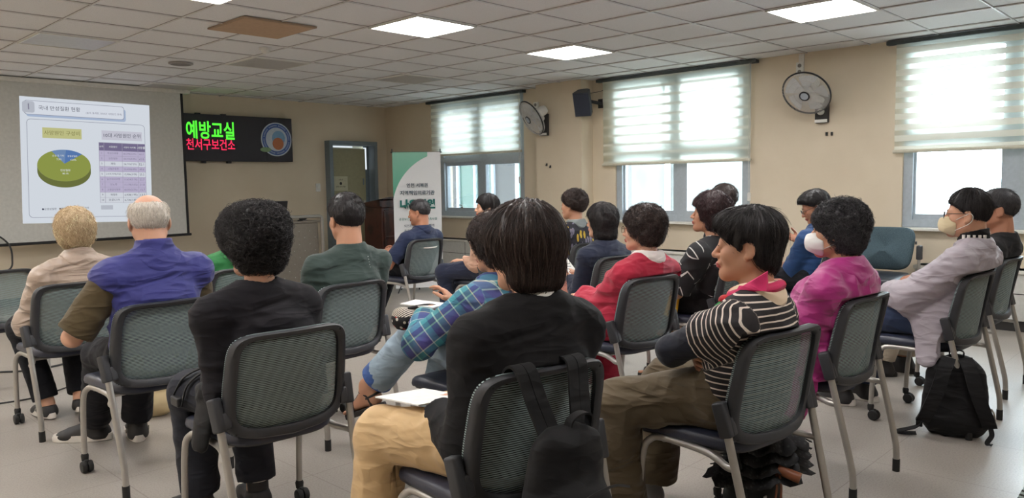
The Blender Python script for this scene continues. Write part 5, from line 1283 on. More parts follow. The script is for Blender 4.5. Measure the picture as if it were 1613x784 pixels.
p.top('shirt', C_OLIVE, 0.017, 0.92, 0.012, 0.55, 0.068, 0.006, seed=31, lay=0.008)
p.top('vest', C_VEST, 0.026, 0.10, 0.0, 0.47, 0.070, 0.011, seed=32, freq=(7, 7, 12), nk_up=0.03)
p.collar(C_VEST, 0.073, 0.088, 0.024, spread=0.112)
p.hair(HW, 'fringe', 1500, 0.035, 0.1, 0.003, 28, 0.009, sub=[('e', (0, 0.0, 0.10), (0.075, 0.098, 0.062)), ('e', (0, 0.09, 0.0), (0.12, 0.085, 0.12))], cutz=-0.075, seed=33)
b = MB(); w_ = p.wr['L']; e_ = p.el['L']; q_ = arrowed(e_, w_); b.tube([Vector(w_ - q_ * 0.012), Vector(w_ + q_ * 0.006)], 0.033, 16); b.build('wristband', cloth_mat('green_band', srgb(140, 140, 60)), p.root, smooth=True)
def swoosh(o, P, side, td, up):
    b = MB(); b.prism([P(0.046, 0.11, -0.045), P(0.047, 0.05, -0.058), P(0.047, 0.0, -0.05), P(0.045, -0.03, -0.02), P(0.047, 0.0, -0.040), P(0.048, 0.04, -0.044)], tuple(side * 0.006)); b.build('side_mark', M_sole_w, o)
    b = MB(); b.prism([P(-0.046, 0.11, -0.045), P(-0.047, 0.05, -0.058), P(-0.047, 0.0, -0.05), P(-0.045, -0.03, -0.02), P(-0.047, 0.0, -0.040), P(-0.048, 0.04, -0.044)], tuple(-side * 0.006)); b.build('side_mark', M_sole_w, o)
p.shoe('L', M_shoe_b, M_sole_w, 1.05); p.shoe('R', M_shoe_b, M_sole_w, 1.05, extra=swoosh)
b = MB(); a_ = p.an['L']; k_ = p.kn['L']; u_ = arrowed(a_, k_); b.tube([Vector(a_), Vector(a_ + u_ * 0.13)], [0.043, 0.050], 16); b.build('sock', C_WHITE, p.root, smooth=True)

# --- person in green
C_GREEN = cloth_mat('green_jersey', srgb(38, 110, 58), 0.7)
p = Person(label='person in a bright green hooded jacket, mostly hidden behind the curly hair', chair='green', head=(0.03, 0.22, 1.04), hyaw=-0.1, h=0.006)
p.body(SK_L, LIP); p.trousers(C_DK)
def hood(f, q=p): f.ell(q.Nk + np.array([0, -0.075, -0.01]), (0.105, 0.055, 0.06), None, 0.03)
p.top('hooded_jacket', C_GREEN, 0.024, 1.96, 0.016, 0.48, 0.066, 0.007, hp=None, seed=41, extra=hood)
p.hair(HBB, 'bob', 1200, 0.06, 0.4, 0.006, 26, 0.018, tail=[('e', (0, -0.05, -0.02), (0.082, 0.06, 0.08))], cutz=-0.09, seed=42)
for q in 'LR': p.shoe(q, M_shoe_b, M_sole_d)

# --- curly woman in black
C_BLK2 = cloth_mat('dark_plum_knit', srgb(25, 23, 28), sheen=0.03)
p = Person(label='person with bushy curly black hair in a dark sweater, seen from behind at left', chair='C', head=(-0.045, 0.22, 1.094), hyaw=0.30, hpitch=-0.08, wL=(-0.13, 0.40, 0.60), wR=(0.02, 0.43, 0.62), pL=(-0.15, -0.8, -0.6), kL=(-0.155, 0.56, 0.515), aL=(-0.125, 0.60, 0.09), kR=(0.08, 0.61, 0.515), aR=(0.07, 0.52, 0.095), tR=(0.1, 1, 0), tL=(-0.2, 1, 0), bw=1.0, bd=1.04, sw=0.165)
p.body(SK_L, LIP); p.trousers(C_CHAR, 0.014, 0.014, wide=1.05)
p.top('sweater', C_BLK2, 0.018, 1.95, 0.010, 0.47, 0.066, 0.006, seed=51, nk_up=0.0)
p.hair(HB, 'perm', 5200, 0.055, 1.3, 0.016, 24, 0.022, tail=[('e', (0, -0.045, 0.03), (0.094, 0.092, 0.098)), ('e', (0.004, -0.035, -0.04), (0.088, 0.074, 0.078)), ('e', (0, 0.03, 0.05), (0.086, 0.08, 0.08)), ('e', (0.042, -0.06, 0.07), (0.05, 0.05, 0.05)), ('e', (-0.06, -0.05, 0.0), (0.05, 0.05, 0.05))], cutz=-0.115, seed=52, front=0.075)
def socks(o, P, side, td, up):
    b = MB(); b.tube([Vector(P(0, -0.008, -0.03)), Vector(P(0, -0.004, 0.09))], [0.042, 0.040], 16); sk = b.build('sock', M_shoe_b, o, smooth=True)
    for z in (0.03, 0.05, 0.07): b = MB(); b.tube([Vector(P(0, -0.006, z)), Vector(P(0, -0.006, z + 0.006))], 0.0425, 16); b.build('sock_stripe', M_sole_w, o, smooth=True)
for q in 'LR': p.shoe(q, M_shoe_b, M_sole_d, 0.95, 'slip', extra=socks)

# --- man in the dark green shirt
C_DGREEN = cloth_mat('dark_green_jersey', srgb(50, 64, 60), 0.75)
p = Person(label='person with thinning black hair in a dark green round-neck shirt, seen from behind', chair='T', male=True, head=(0.085, 0.21, 1.118), hyaw=-0.15, bw=1.12, bd=1.1, sw=0.2, neck=(-0.01, 0, 0), neckr=1.1, wL=(-0.1, 0.45, 0.62), wR=(0.12, 0.45, 0.62))
p.body(SK_M, LIP); p.trousers(C_NAVY, 0.014, 0.015)
p.top('shirt', C_DGREEN, 0.014, 1.2, 0.014, 0.48, 0.072, 0.010, seed=61, freq=(7, 7, 13), nk_up=0.022)
b = MB()
for k in range(13):
    z = p.uc[2] + 0.03 - 0.014 * k; b.ball((p.uc[0] + 0.045 + 0.0012 * k, p.uc[1] - 0.102 - 0.0022 * k, z), 0.0035, 5)
b.build('dotted_seam', mat('pale_stitch', srgb(170, 176, 172), 0.6), p.parts['shirt'])
p.hair(HB, 'short', 2400, 0.035, 0.1, 0.003, 28, 0.014, sub=[('p', (0, -0.01, -0.004), (0, 0.54, -0.84)), ('e', (0, 0.10, -0.06), (0.13, 0.105, 0.075)), ('e', (0.022, -0.098, 0.112), (0.034, 0.032, 0.034))], seed=62, up=0.006)
b = MB()
for q in 'LR': p.shoe(q, M_shoe_b, M_sole_d, 1.05)

# --- man in the navy polo
C_POLO = cloth_mat('navy_polo', srgb(34, 44, 72), 0.75)
p = Person(label='person with short dark hair in a navy polo reading a paper before the banner', chair='N', male=True, head=(0.03, 0.17, 1.040), hyaw=0.45, hpitch=-0.12, hsc=0.95, wL=(-0.14, 0.42, 0.665), wR=(0.06, 0.44, 0.66), pL=(-0.8, -0.1, -0.9), aL=(-0.1, 0.80, 0.088), aR=(0.12, 0.86, 0.088), kL=(-0.10, 0.62, 0.515), kR=(0.12, 0.63, 0.515), h=0.0045)
p.body(SK_T, LIP); p.trousers(C_DK, 0.012, 0.014)
p.top('polo_shirt', C_POLO, 0.014, 0.8, 0.010, 0.49, 0.068, 0.005, seed=71, nk_up=0.0); p.collar(C_POLO, 0.070, 0.022, 0.016, spread=0.092)
b = MB(); b.tube(bez([Vector(p.uc + np.array([-0.13, -0.071, -0.095])), Vector(p.uc + np.array([-0.05, -0.111, -0.1])), Vector(p.uc + np.array([0.06, -0.111, -0.1])), Vector(p.uc + np.array([0.14, -0.066, -0.095]))]), 0.006, 6); b.build('white_piping', C_WHITE, p.parts['polo_shirt'], smooth=True)
p.hair(HG, 'short', 1500, 0.022, 0.05, 0.002, 28, 0.010, front=0.075, sub=[('p', (0, -0.01, -0.004), (0, 0.54, -0.84)), ('e', (0, 0.10, -0.055), (0.13, 0.108, 0.075))], seed=72)
for q in 'LR': p.shoe(q, M_shoe_w, M_sole_w, 1.0)
p_navy = p

# --- woman in the pale pink cardigan
C_PINK = cloth_mat('pale_pink_knit', srgb(196, 156, 134), 0.85)
p = Person(label='person with long black hair in a pale pink cardigan under the first window', chair='H', head=(-0.036, 0.21, 1.090), hyaw=0.62, hsc=0.92, rz=0.25, wL=(-0.08, 0.46, 0.61), wR=(0.02, 0.47, 0.605), kL=(-0.13, 0.61, 0.515), hL=dict(curl=0.35), h=0.005)
p.body(SK_L, LIP); p.trousers(C_NAVY, 0.010, 0.008)
p.top('cardigan', C_PINK, 0.018, 1.9, 0.012, 0.49, 0.062, 0.005, seed=81)
p.hair(HB, 'long', 1800, 0.10, 0.0, 0.003, 28, 0.016, tail=[('e', (0, -0.055, -0.02), (0.080, 0.062, 0.10)), ('c', ((0, -0.075, -0.05), (0, -0.085, -0.20)), (0.055, 0.03, 1.3))], seed=82)
for q in 'LR': p.shoe(q, M_shoe_b, M_sole_d)

# --- woman in plaid
t = NT('plaid'); v, x, y, z = pat_nodes(t)
def bands(t, s, per, stops, off=0.0):
    f = t.math('FRACT', t.math('ADD', t.math('DIVIDE', s, per), off)); return t.ramp(f, stops, 'CONSTANT')
r1 = bands(t, z, 0.15, [(0, srgb(70, 70, 130)), (0.24, srgb(190, 205, 200)), (0.27, srgb(60, 130, 140)), (0.46, srgb(50, 62, 100)), (0.66, srgb(170, 200, 180)), (0.70, srgb(66, 110, 120)), (0.88, srgb(196, 190, 150)), (0.91, srgb(74, 70, 128))])
r2 = bands(t, t.math('ADD', x, t.math('MULTIPLY', y, 0.6)), 0.13, [(0, srgb(80, 74, 140)), (0.3, srgb(200, 210, 205)), (0.34, srgb(70, 150, 160)), (0.55, srgb(44, 70, 110)), (0.74, srgb(120, 170, 150)), (0.80, srgb(70, 90, 140))])
C_PLAID = t.surf(t.bsdf(t.mix(0.5, r1, r2), 0.85, t.bump(t.noise(t.coord(), 300, 2).outputs[0], 0.2, 0.001, t.folds(0.5))).outputs[0])
t = NT('light_denim'); co = t.coord(); C_DENIM = t.surf(t.bsdf(t.mix(t.noise(co, 9, 5).outputs[0], srgb(124, 146, 164), srgb(176, 192, 202)), 0.85, t.bump(t.noise(co, 380, 2).outputs[0], 0.35, 0.001, t.folds(0.6))).outputs[0])
p = Person(label='person in a blue plaid shirt and light jeans, legs crossed, with a sandal raised', chair='Q', head=(0.05, 0.23, 1.030), hyaw=0.2, hpitch=-0.15, wL=(-0.125, 0.47, 0.735), wR=(0.04, 0.48, 0.74), pL=(-0.9, -0.1, -0.7), kL=(-0.07, 0.62, 0.62), aL=(-0.16, 0.93, 0.30), tL=(-0.35, 0.9, -0.38), kR=(0.07, 0.60, 0.50), aR=(0.05, 0.70, 0.108), bare=True, h=0.0042, hL=dict(d=(-0.2, 1, -0.1), n=(0.4, 0, -1), s=(0.2, 0.2, 1), curl=0.5))
p.body(SK_M, LIP); p.trousers(C_DENIM, 0.012, 0.022, 0.006, to=0.80, name='jeans', seed=91, wide=1.03)
p.top('plaid_shirt', C_PLAID, 0.018, 1.75, 0.014, 0.48, 0.062, 0.006, seed=92); p.collar(C_PLAID, 0.065, 0.02, 0.02, spread=0.105)
b = MB(); k_, a_ = p.kn['L'], p.an['L']; e_ = k_ + (a_ - k_) * 0.79; u_ = arrowed(a_, k_); b.tube([Vector(e_ - u_ * 0.006), Vector(e_ + u_ * 0.05)], [0.083, 0.080], 24, cap=False); b.build('turned_hem', cloth_mat('hem_blue', srgb(70, 100, 160)), p.parts['jeans'], smooth=True)
p.hair(HBB, 'perm', 2600, 0.06, 0.9, 0.010, 24, 0.026, tail=[('e', (0, -0.045, -0.02), (0.100, 0.080, 0.10))], cutz=-0.11, seed=93)
for q in 'LR': p.sandal(q, M_sandal)
p_plaid = p

# --- woman in the black sweater, nearest
p = Person(label='person with smooth dark bobbed hair in a black sweater and khaki trousers, nearest the camera', chair='F', head=(0.055, 0.21, 1.102), hyaw=0.15, hpitch=-0.05, hsc=1.0, wL=(-0.12, 0.40, 0.60), wR=(0.02, 0.43, 0.62), pL=(-0.2, -0.8, -0.6), kL=(-0.22, 0.57, 0.53), aL=(-0.27, 0.58, 0.09), kR=(0.06, 0.61, 0.52), bw=1.0, bd=1.04, sw=0.168, h=0.004)
C_KHAKI = cloth_mat('khaki_twill', srgb(206, 174, 130), 0.85, bump=0.3, fold=0.6)
p.body(SK_L, LIP); p.trousers(C_KHAKI, 0.012, 0.020, 0.006, seed=101, wide=1.08)
p.top('tee_hem', C_WHITE, 0.030, 0.3, 0.0, 0.470, 0.062, 0.002, seed=102, nk_up=0.0, lay=0.005, hp=0.03, sleeves=False, extra=lambda f: f.plane((0, 0, 0.70), (0, 0, 1)))
p.top('sweater', C_BLACK, 0.034, 1.95, 0.006, 0.505, 0.074, 0.006, seed=103)
p.collar(C_WHITE, 0.062, 0.020, 0.030, spread=0.078)
p.hair(HBB, 'bob', 7000, 0.12, 0.0, 0.006, 28, 0.020, tail=[('e', (0, -0.040, 0.015), (0.104, 0.088, 0.108)), ('e', (0, -0.050, -0.07), (0.090, 0.062, 0.070)), ('e', (0, 0.02, 0.03), (0.10, 0.07, 0.09))], cutz=-0.118, seed=104)
for q in 'LR': p.shoe(q, M_shoe_b, M_sole_d)
p_sweater = p

# --- leaf-print shirt
t = NT('leaf_print'); v, x, y, z = pat_nodes(t)
vv = t.add('Mapping', {'Vector': v, 'Rotation': (0, 0.6, 0.4), 'Scale': (34, 34, 10)}).outputs[0]
vo = t.add('TexVoronoi', {'Vector': vv, 'Scale': 1.0, 'Randomness': 1.0}); ysel = t.math('LESS_THAN', vo.outputs['Distance'], 0.36)
vv2 = t.add('Mapping', {'Vector': v, 'Rotation': (0.3, -0.7, 0.2), 'Scale': (32, 32, 9), 'Location': (3, 1, 2)}).outputs[0]
vo2 = t.add('TexVoronoi', {'Vector': vv2, 'Scale': 1.0}); gsel = t.math('LESS_THAN', vo2.outputs['Distance'], 0.36)
hue = t.math('GREATER_THAN', t.add('SeparateXYZ', {0: vo.outputs['Color']}).outputs[0], 0.45)
C_LEAF = t.surf(t.bsdf(t.mix(t.math('MULTIPLY', ysel, hue), t.mix(gsel, srgb(34, 34, 44), srgb(112, 108, 126)), srgb(196, 164, 56)), 0.8).outputs[0])
p = Person(label='person with short curly dark hair in a black shirt with yellow leaf print', chair='L', head=(-0.095, 0.18, 1.105), hyaw=0.3, hsc=0.95, chest=(0, -0.01, 0), h=0.005)
p.body(SK_M, LIP); p.trousers(C_DK); p.top('print_shirt', C_LEAF, 0.018, 0.9, 0.014, 0.49, 0.064, 0.005, seed=111); p.collar(cloth_mat('print_collar', srgb(132, 140, 140)), 0.068, 0.022, 0.020, spread=0.085)
p.hair(HBB, 'perm', 2000, 0.035, 0.8, 0.009, 30, 0.016, tail=[('e', (0, -0.03, 0.04), (0.094, 0.10, 0.09))], sub=[('p', (0, -0.01, -0.010), (0, 0.54, -0.84)), ('e', (0, 0.10, -0.06), (0.13, 0.10, 0.075))], seed=112)
for q in 'LR': p.shoe(q, M_shoe_b, M_sole_d)

# --- navy cardigan
C_NC = cloth_mat('navy_cardigan_knit', srgb(36, 42, 60)); C_ROSE = cloth_mat('dusty_rose_cotton', srgb(176, 118, 104))
p = Person(label='person with a black bob in a navy cardigan and dusty rose skirt, reading a leaflet', chair='V', head=(-0.05, 0.17, 1.030), hyaw=0.32, hsc=0.93, wL=(-0.10, 0.44, 0.62), wR=(0.02, 0.45, 0.64), pL=(-0.35, -0.7, -0.6), h=0.005)
p.body(SK_L, LIP)
def skirt(f, q=p):
    for w__ in 'LR': f.cone(q.kn[w__] + np.array([0, 0.01, 0]), q.kn[w__] + np.array([0, 0.0, -0.22]), 0.08, 0.10, 0.06)
    f.cone(q.kn['L'], q.kn['R'], 0.075, 0.075, 0.04)
p.trousers(C_ROSE, 0.018, 0.0, 0.012, 'skirt', 0.5, 121, (14, 14, 14), skirt)
p.top('cardigan', C_NC, 0.018, 1.85, 0.012, 0.49, 0.062, 0.005, seed=122)
b = MB(); b.tube(bez([Vector(p.uc + np.array(c)) for c in ((0.03, 0.08, -0.06), (0.075, 0.03, 0.036), (0.085, -0.05, 0.02), (0.07, -0.105, -0.1), (0.05, -0.135, -0.25))]), 0.009, 8); b.build('bag_strap', cloth_mat('grey_strap', srgb(120, 118, 120)), p.root, smooth=True)
p.hair(HB, 'bob', 3200, 0.11, 0.25, 0.006, 28, 0.020, tail=[('e', (0, -0.03, -0.02), (0.100, 0.082, 0.115)), ('e', (0, -0.035, -0.10), (0.098, 0.07, 0.06))], cutz=-0.165, seed=123, front=0.055)
for q in 'LR': p.shoe(q, M_shoe_b, M_sole_d, 0.92)
p_navyc = p

# --- woman in red
C_RED = cloth_mat('crimson_linen', srgb(170, 38, 62), 0.8, bump=0.4); C_LACE = cloth_mat('white_lace', srgb(224, 216, 210), 0.9, bump=1.0, weave=260)
p = Person(label='person with curly dark hair and glasses in a crimson dress with a white collar', chair='R', head=(0.035, 0.15, 1.040), hyaw=0.34, hsc=0.95, wL=(0.0, 0.56, 0.645), wR=(0.09, 0.57, 0.64), pL=(-0.35, -0.7, -0.6), kL=(-0.08, 0.61, 0.515), aL=(-0.02, 0.56, 0.09), kR=(0.14, 0.61, 0.515), aR=(0.17, 0.52, 0.09), arm=(0.28, 0.25), h=0.0042, hL=dict(d=(0.3, 1, -0.1), curl=0.5), hR=dict(d=(-0.3, 1, 0.0), curl=0.5))
p.body(SK_L, LIP); p.trousers(C_RED, 0.022, 0.025, 0.007, to=0.86, seed=131, wide=1.05)
def tunic(f, q=p):
    f.cone(q.pel + np.array([-0.08, 0.05, -0.03]), q.pel + np.array([-0.09, 0.27, -0.02]), 0.105, 0.095, 0.06); f.cone(q.pel + np.array([0.08, 0.05, -0.03]), q.pel + np.array([0.09, 0.27, -0.02]), 0.105, 0.095, 0.06)
p.top('tunic', C_RED, 0.024, 1.8, 0.028, 0.47, 0.066, 0.009, hp=None, seed=132, extra=tunic)
p.collar(C_LACE, 0.062, 0.008, 0.026, spread=0.092); p.glasses(mat('brown_rim', srgb(110, 76, 60), 0.4))
p.hair(HBB, 'perm', 3200, 0.05, 0.9, 0.010, 24, 0.015, tail=[('e', (0, -0.035, 0.03), (0.090, 0.094, 0.096)), ('e', (0, -0.045, -0.03), (0.084, 0.067, 0.068))], cutz=-0.095, seed=133)
for q in 'LR':
    p.shoe(q, M_shoe_w, M_sole_w, 0.9)
    b = MB(); a_ = p.an[q]; u_ = arrowed(a_, p.kn[q]); b.tube([Vector(a_ - u_ * 0.03), Vector(a_ + u_ * 0.10)], [0.040, 0.044], 16); b.build('sock', C_WHITE, p.root, smooth=True)
p_red = p

# --- black dress with white marks
t = NT('mark_print'); v, x, y, z = pat_nodes(t)
sc_ = t.add('Mapping', {'Vector': v, 'Scale': (9.5, 9.5, 9.5)}).outputs[0]
vo = t.add('TexVoronoi', {'Vector': sc_, 'Scale': 1.0, 'Randomness': 0.6}); cell = t.add('SeparateXYZ', {0: vo.outputs['Color']})
dd = t.add('VectorMath', {0: sc_, 1: vo.outputs['Position']}, operation='SUBTRACT').outputs[0]
ro = t.add('VectorRotate', {'Vector': dd, 'Angle': t.math('MULTIPLY', cell.outputs[0], 6.28)}, rotation_type='Y_AXIS').outputs[0]; rs = t.add('SeparateXYZ', {0: ro})
zig = t.math('SUBTRACT', t.math('ABSOLUTE', t.math('SUBTRACT', rs.outputs[0], 0.02)), 0.16)
ln = t.math('LESS_THAN', t.math('ABSOLUTE', t.math('SUBTRACT', rs.outputs[2], t.math('MULTIPLY', zig, 1.3))), 0.048); lim = t.math('LESS_THAN', t.math('ABSOLUTE', rs.outputs[0]), 0.30)
C_MARK = t.surf(t.bsdf(t.mix(t.math('MULTIPLY', ln, lim), srgb(30, 30, 33), srgb(206, 204, 200)), 0.8).outputs[0])
p = Person(label='person with wavy maroon-black hair in a black dress with white zigzag marks', chair='P', head=(-0.115, 0.215, 1.088), hyaw=0.42, hpitch=0.10, hsc=0.98, wL=(-0.10, 0.46, 0.63), wR=(0.02, 0.48, 0.62), kL=(-0.12, 0.60, 0.515), aL=(-0.10, 0.56, 0.11), kR=(0.08, 0.62, 0.515), aR=(0.05, 0.60, 0.11), pL=(-0.9, -0.2, -0.7), bare=True, armr=1.1, h=0.0042, tL=(-0.3, 1, 0))
p.body(SK_M, LIP)
def dress(f, q=p):
    f.cone(q.kn['L'] + np.array([0, 0.02, 0.0]), q.kn['R'] + np.array([0, 0.02, 0]), 0.082, 0.082, 0.05); f.cone(q.kn['L'] + np.array([0.02, 0.0, -0.03]), q.kn['R'] + np.array([-0.02, -0.02, -0.10]), 0.085, 0.085, 0.05)
p.trousers(C_BLACK, 0.018, 0.02, 0.006, 'skirt', 0.42, 141, extra=dress)
p.top('dress', C_MARK, 0.018, 0.92, 0.016, 0.49, 0.064, 0.005, seed=142)
p.hair(HM, 'perm', 3000, 0.06, 0.6, 0.008, 22, 0.024, tail=[('e', (0, -0.03, 0.03), (0.102, 0.10, 0.10)), ('e', (0, -0.045, -0.045), (0.092, 0.072, 0.075))], cutz=-0.115, seed=143)
for q in 'LR': p.sandal(q, M_sandal)
p_mark = p

# --- the head behind her
p = Person(label='person of whom only dark hair shows behind the maroon-haired woman', chair='Z', male=True, head=(0.05, 0.19, 1.135), hyaw=0.1, h=0.006)
p.body(SK_M, LIP); p.trousers(C_DK); p.top('shirt', C_CHAR, 0.014, 1.9, 0.01, 0.49, 0.068, seed=151)
p.hair(HBB, 'short', 1400, 0.03, 0.05, 0.003, 28, 0.013, sub=[('p', (0, -0.01, -0.004), (0, 0.54, -0.84)), ('e', (0, 0.10, -0.055), (0.13, 0.105, 0.075))], seed=152)
for q in 'LR': p.shoe(q, M_shoe_b, M_sole_d)

# --- striped woman
t = NT('black_white_stripes'); v, x, y, z = pat_nodes(t)
wob = t.math('MULTIPLY', t.math('SUBTRACT', t.noise(v, 3.0, 1).outputs[0], 0.5), 0.006)
f_ = t.math('FRACT', t.math('MULTIPLY', t.math('ADD', z, wob), 1 / 0.0205)); C_STRIPE = t.surf(t.bsdf(t.mix(t.math('LESS_THAN', f_, 0.235), srgb(34, 30, 32), srgb(214, 200, 188)), 0.85, t.bump(t.noise(t.coord(), 350, 2).outputs[0], 0.25, 0.001, t.folds(0.4))).outputs[0])
C_SLEEVE = cloth_mat('dark_navy_sleeve', srgb(28, 31, 42)); C_KO = cloth_mat('dark_khaki_cotton', srgb(92, 80, 62), 0.85, bump=0.35, fold=0.8); C_CREAM = cloth_mat('cream_collar', srgb(224, 200, 172), 0.8)
p = Person(label='person with cropped black hair in a striped shirt and bright scarf, arms folded', chair='E', head=(-0.055, 0.155, 1.074), hyaw=0.50, hpitch=-0.02, hsc=1.0, wL=(0.03, 0.37, 0.765), wR=(-0.085, 0.325, 0.690), pL=(-0.9, 0.55, -0.5), pR=(0.9, 0.3, -0.6), kL=(-0.29, 0.53, 0.51), aL=(-0.25, 0.56, 0.10), kR=(0.07, 0.61, 0.515), aR=(0.06, 0.68, 0.09), tL=(-0.5, 1, 0), bw=1.06, bd=1.06, h=0.0036, tyaw=0.16, hR=dict(d=(-0.78, -0.58, -0.05), n=(0.55, -0.8, 0.0), s=(0, 0.1, 1), curl=0.30), hL=dict(d=(0.9, -0.2, 0), n=(0, -1, 0), s=(0, 0, 1)), arm=(0.27, 0.24))
p.body(SK_M, LIP); p.trousers(C_KO, 0.016, 0.045, 0.012, to=0.92, seed=161, freq=(7, 7, 7), wide=1.02)
p.top('undershirt', C_SLEEVE, 0.008, 1.97, 0.006, 0.56, 0.064, 0.004, seed=162, freq=(16, 16, 16), lay=0.008)
p.top('striped_shirt', C_STRIPE, 0.020, 0.44, 0.016, 0.470, 0.064, 0.006, seed=163, hp=0.035)
p.collar(C_CREAM, 0.064, 0.026, 0.024, spread=0.092)
# scarf: a rolled band round the neck knotted at the left front with two tails
SN = p.Nk; Rh = rotm(p.ty + 0.25, 0); SP = lambda x, y, z: Vector(SN + Rh @ np.array([x, y, z]))
b = MB(); b.tube(bez([SP(-0.05, 0.075, 0.0), SP(0.03, 0.080, 0.006), SP(0.074, 0.03, 0.024), SP(0.06, -0.05, 0.036), SP(0.0, -0.074, 0.040)], 6), [0.016] * 25, 10); scf = b.build('scarf', cloth_mat('orange_silk', srgb(222, 92, 44), 0.5), p.root, smooth=True)
b = MB(); b.tube(bez([SP(0.0, -0.074, 0.040), SP(-0.055, -0.05, 0.034), SP(-0.076, 0.02, 0.022), SP(-0.055, 0.075, 0.002)], 6), [0.017] * 19, 10); b.build('pink_fold', cloth_mat('pink_silk', srgb(200, 40, 92), 0.5), scf, smooth=True)
b = MB(); b.loft([[SP(-0.088 + 0.0 * k, -0.045 + 0.03 * k, 0.03 + (0.055 - 0.02 * k) * (1 if j in (1, 2) else 0) + 0.004 * j) + Vector((0.004 * (j - 1.5), 0, 0)) for j in range(4)] for k in range(4)]); b.build('pink_wing', cloth_mat('pink_silk2', srgb(214, 52, 108), 0.5), scf, smooth=True)
b = MB(); b.ball(SP(-0.060, 0.090, -0.010), (0.024, 0.022, 0.018), 8); b.build('knot', cloth_mat('red_silk', srgb(190, 44, 50), 0.5), scf, smooth=True)
def tail_(pts, w0, w1, m, nm):
    c = bez(pts, 5); b = MB(); n = len(c)
    b.loft([[c[i] + Vector((0, 0, 1)) * (w0 + (w1 - w0) * i / n) * 0.5 + Vector((0.004, 0, 0)), c[i] + Vector((-0.008, -0.006, 0)), c[i] - Vector((0, 0, 1)) * (w0 + (w1 - w0) * i / n) * 0.5 + Vector((0.004, 0, 0)), c[i] + Vector((0.010, 0.006, 0))] for i in range(n)]); b.build(nm, m, scf, smooth=True)
tail_([SP(-0.06, 0.09, -0.01), SP(-0.10, 0.115, -0.035), SP(-0.145, 0.125, -0.06)], 0.022, 0.034, cloth_mat('green_silk', srgb(40, 150, 74), 0.5), 'green_tail')
tail_([SP(-0.145, 0.125, -0.06), SP(-0.165, 0.128, -0.072), SP(-0.185, 0.130, -0.085)], 0.034, 0.03, cloth_mat('blue_silk', srgb(52, 150, 186), 0.5), 'blue_tail')
p.hair(HB, 'pixie', 5200, 0.075, 0.0, 0.0045, 28, 0.010, tail=[('e', (0, -0.030, 0.045), (0.083, 0.090, 0.074)), ('e', (0, -0.050, -0.03), (0.074, 0.056, 0.075)), ('e', (0, 0.045, 0.065), (0.075, 0.062, 0.05))], sub=[('p', (0, 0.03, -0.012), (0, 0.62, -0.78)), ('p', (0, 0, -0.125), (0, 0, -1))], seed=164, front=0.085)
for q in 'LR': p.shoe(q, M_shoe_g, M_sole_w, 0.95)
p_str = p

# --- man in the blue jacket
C_BLUE = cloth_mat('blue_fleece', srgb(38, 68, 112), 0.8)
p = Person(label='person with glasses in a blue jacket, one hand raised, looking down at a paper', chair='U', male=True, head=(0.02, 0.24, 1.082), hyaw=0.55, hpitch=-0.42, hsc=0.96, wL=(0.11, 0.50, 0.625), wR=(0.31, 0.47, 0.80), pL=(-0.7, -0.3, -0.6), pR=(0.7, -0.1, -0.8), h=0.0045, hR=dict(d=(-0.75, 0.45, 0.35), n=(-0.3, -0.6, 0.5), s=(-0.2, -0.1, 0.9), curl=0.4, spread=0.3), kL=(-0.03, 0.63, 0.53), kR=(0.16, 0.62, 0.53))
p.body(SK_T, LIP); p.trousers(C_DK, 0.014, 0.015)
p.top('jacket', C_BLUE, 0.022, 1.93, 0.016, 0.48, 0.068, 0.007, seed=171, nk_up=0.03); p.glasses(mat('dark_rim', srgb(40, 40, 46), 0.4))
p.hair(HB, 'short', 2600, 0.06, 0.05, 0.004, 28, 0.018, tail=[('e', (0, 0.03, 0.07), (0.08, 0.07, 0.045))], sub=[('p', (0, -0.01, -0.004), (0, 0.54, -0.84)), ('e', (0, 0.10, -0.06), (0.13, 0.10, 0.075))], seed=172, front=0.045)
for q in 'LR': p.shoe(q, M_shoe_b, M_sole_d)
p_blue = p

# --- woman in magenta with a white mask
t = NT('magenta_nylon'); co = t.coord(); C_MAG = t.surf(t.bsdf(t.mix(t.noise(co, 9, 3).outputs[0], srgb(150, 24, 106), srgb(178, 36, 126)), 0.5, t.bump(t.noise(co, 26, 4).outputs[0], 0.2, 0.006, t.folds(0.6)), **{'Sheen Weight': 0.3}).outputs[0])
M_MASKW = cloth_mat('white_mask', srgb(232, 230, 226), 0.8, bump=0.1); M_MASKY = cloth_mat('cream_mask', srgb(212, 196, 160), 0.8, bump=0.1); MATS['loop'] = mat('loop', srgb(226, 222, 212), 0.8)
p = Person(label='person in a magenta jacket and white mask with greying curly black hair', chair='D', head=(-0.065, 0.155, 1.072), hyaw=0.22, hsc=0.97, wL=(-0.10, 0.46, 0.63), wR=(0.06, 0.46, 0.63), h=0.0042)
p.body(SK_M, LIP); p.trousers(C_DK, 0.012, 0.012)
def longjacket(f, q=p):
    f.cone(q.pel + np.array([-0.17, 0.04, 0.0]), q.pel + np.array([-0.255, 0.06, -0.26]), 0.06, 0.024, 0.05, 2.8, (0, 1, 0)); f.cone(q.pel + np.array([-0.08, 0.12, 0.03]), q.pel + np.array([-0.19, 0.26, -0.08]), 0.08, 0.035, 0.06)
p.top('jacket', C_MAG, 0.028, 1.97, 0.018, 0.27, 0.068, 0.013, hp=None, seed=181, nk_up=0.02, extra=longjacket); p.collar(C_MAG, 0.068, 0.03, 0.03, spread=0.125)
p.mask(M_MASKW, 1.0)
p.hair(HG, 'perm', 4200, 0.05, 0.8, 0.010, 24, 0.014, tail=[('e', (0, -0.035, 0.032), (0.090, 0.092, 0.095)), ('e', (0, -0.045, -0.04), (0.083, 0.066, 0.068))], sub=[('e', (0, 0.085, -0.06), (0.16, 0.078, 0.08))], cutz=-0.10, seed=182, front=0.07)
for q in 'LR': p.shoe(q, M_shoe_b, M_sole_w)

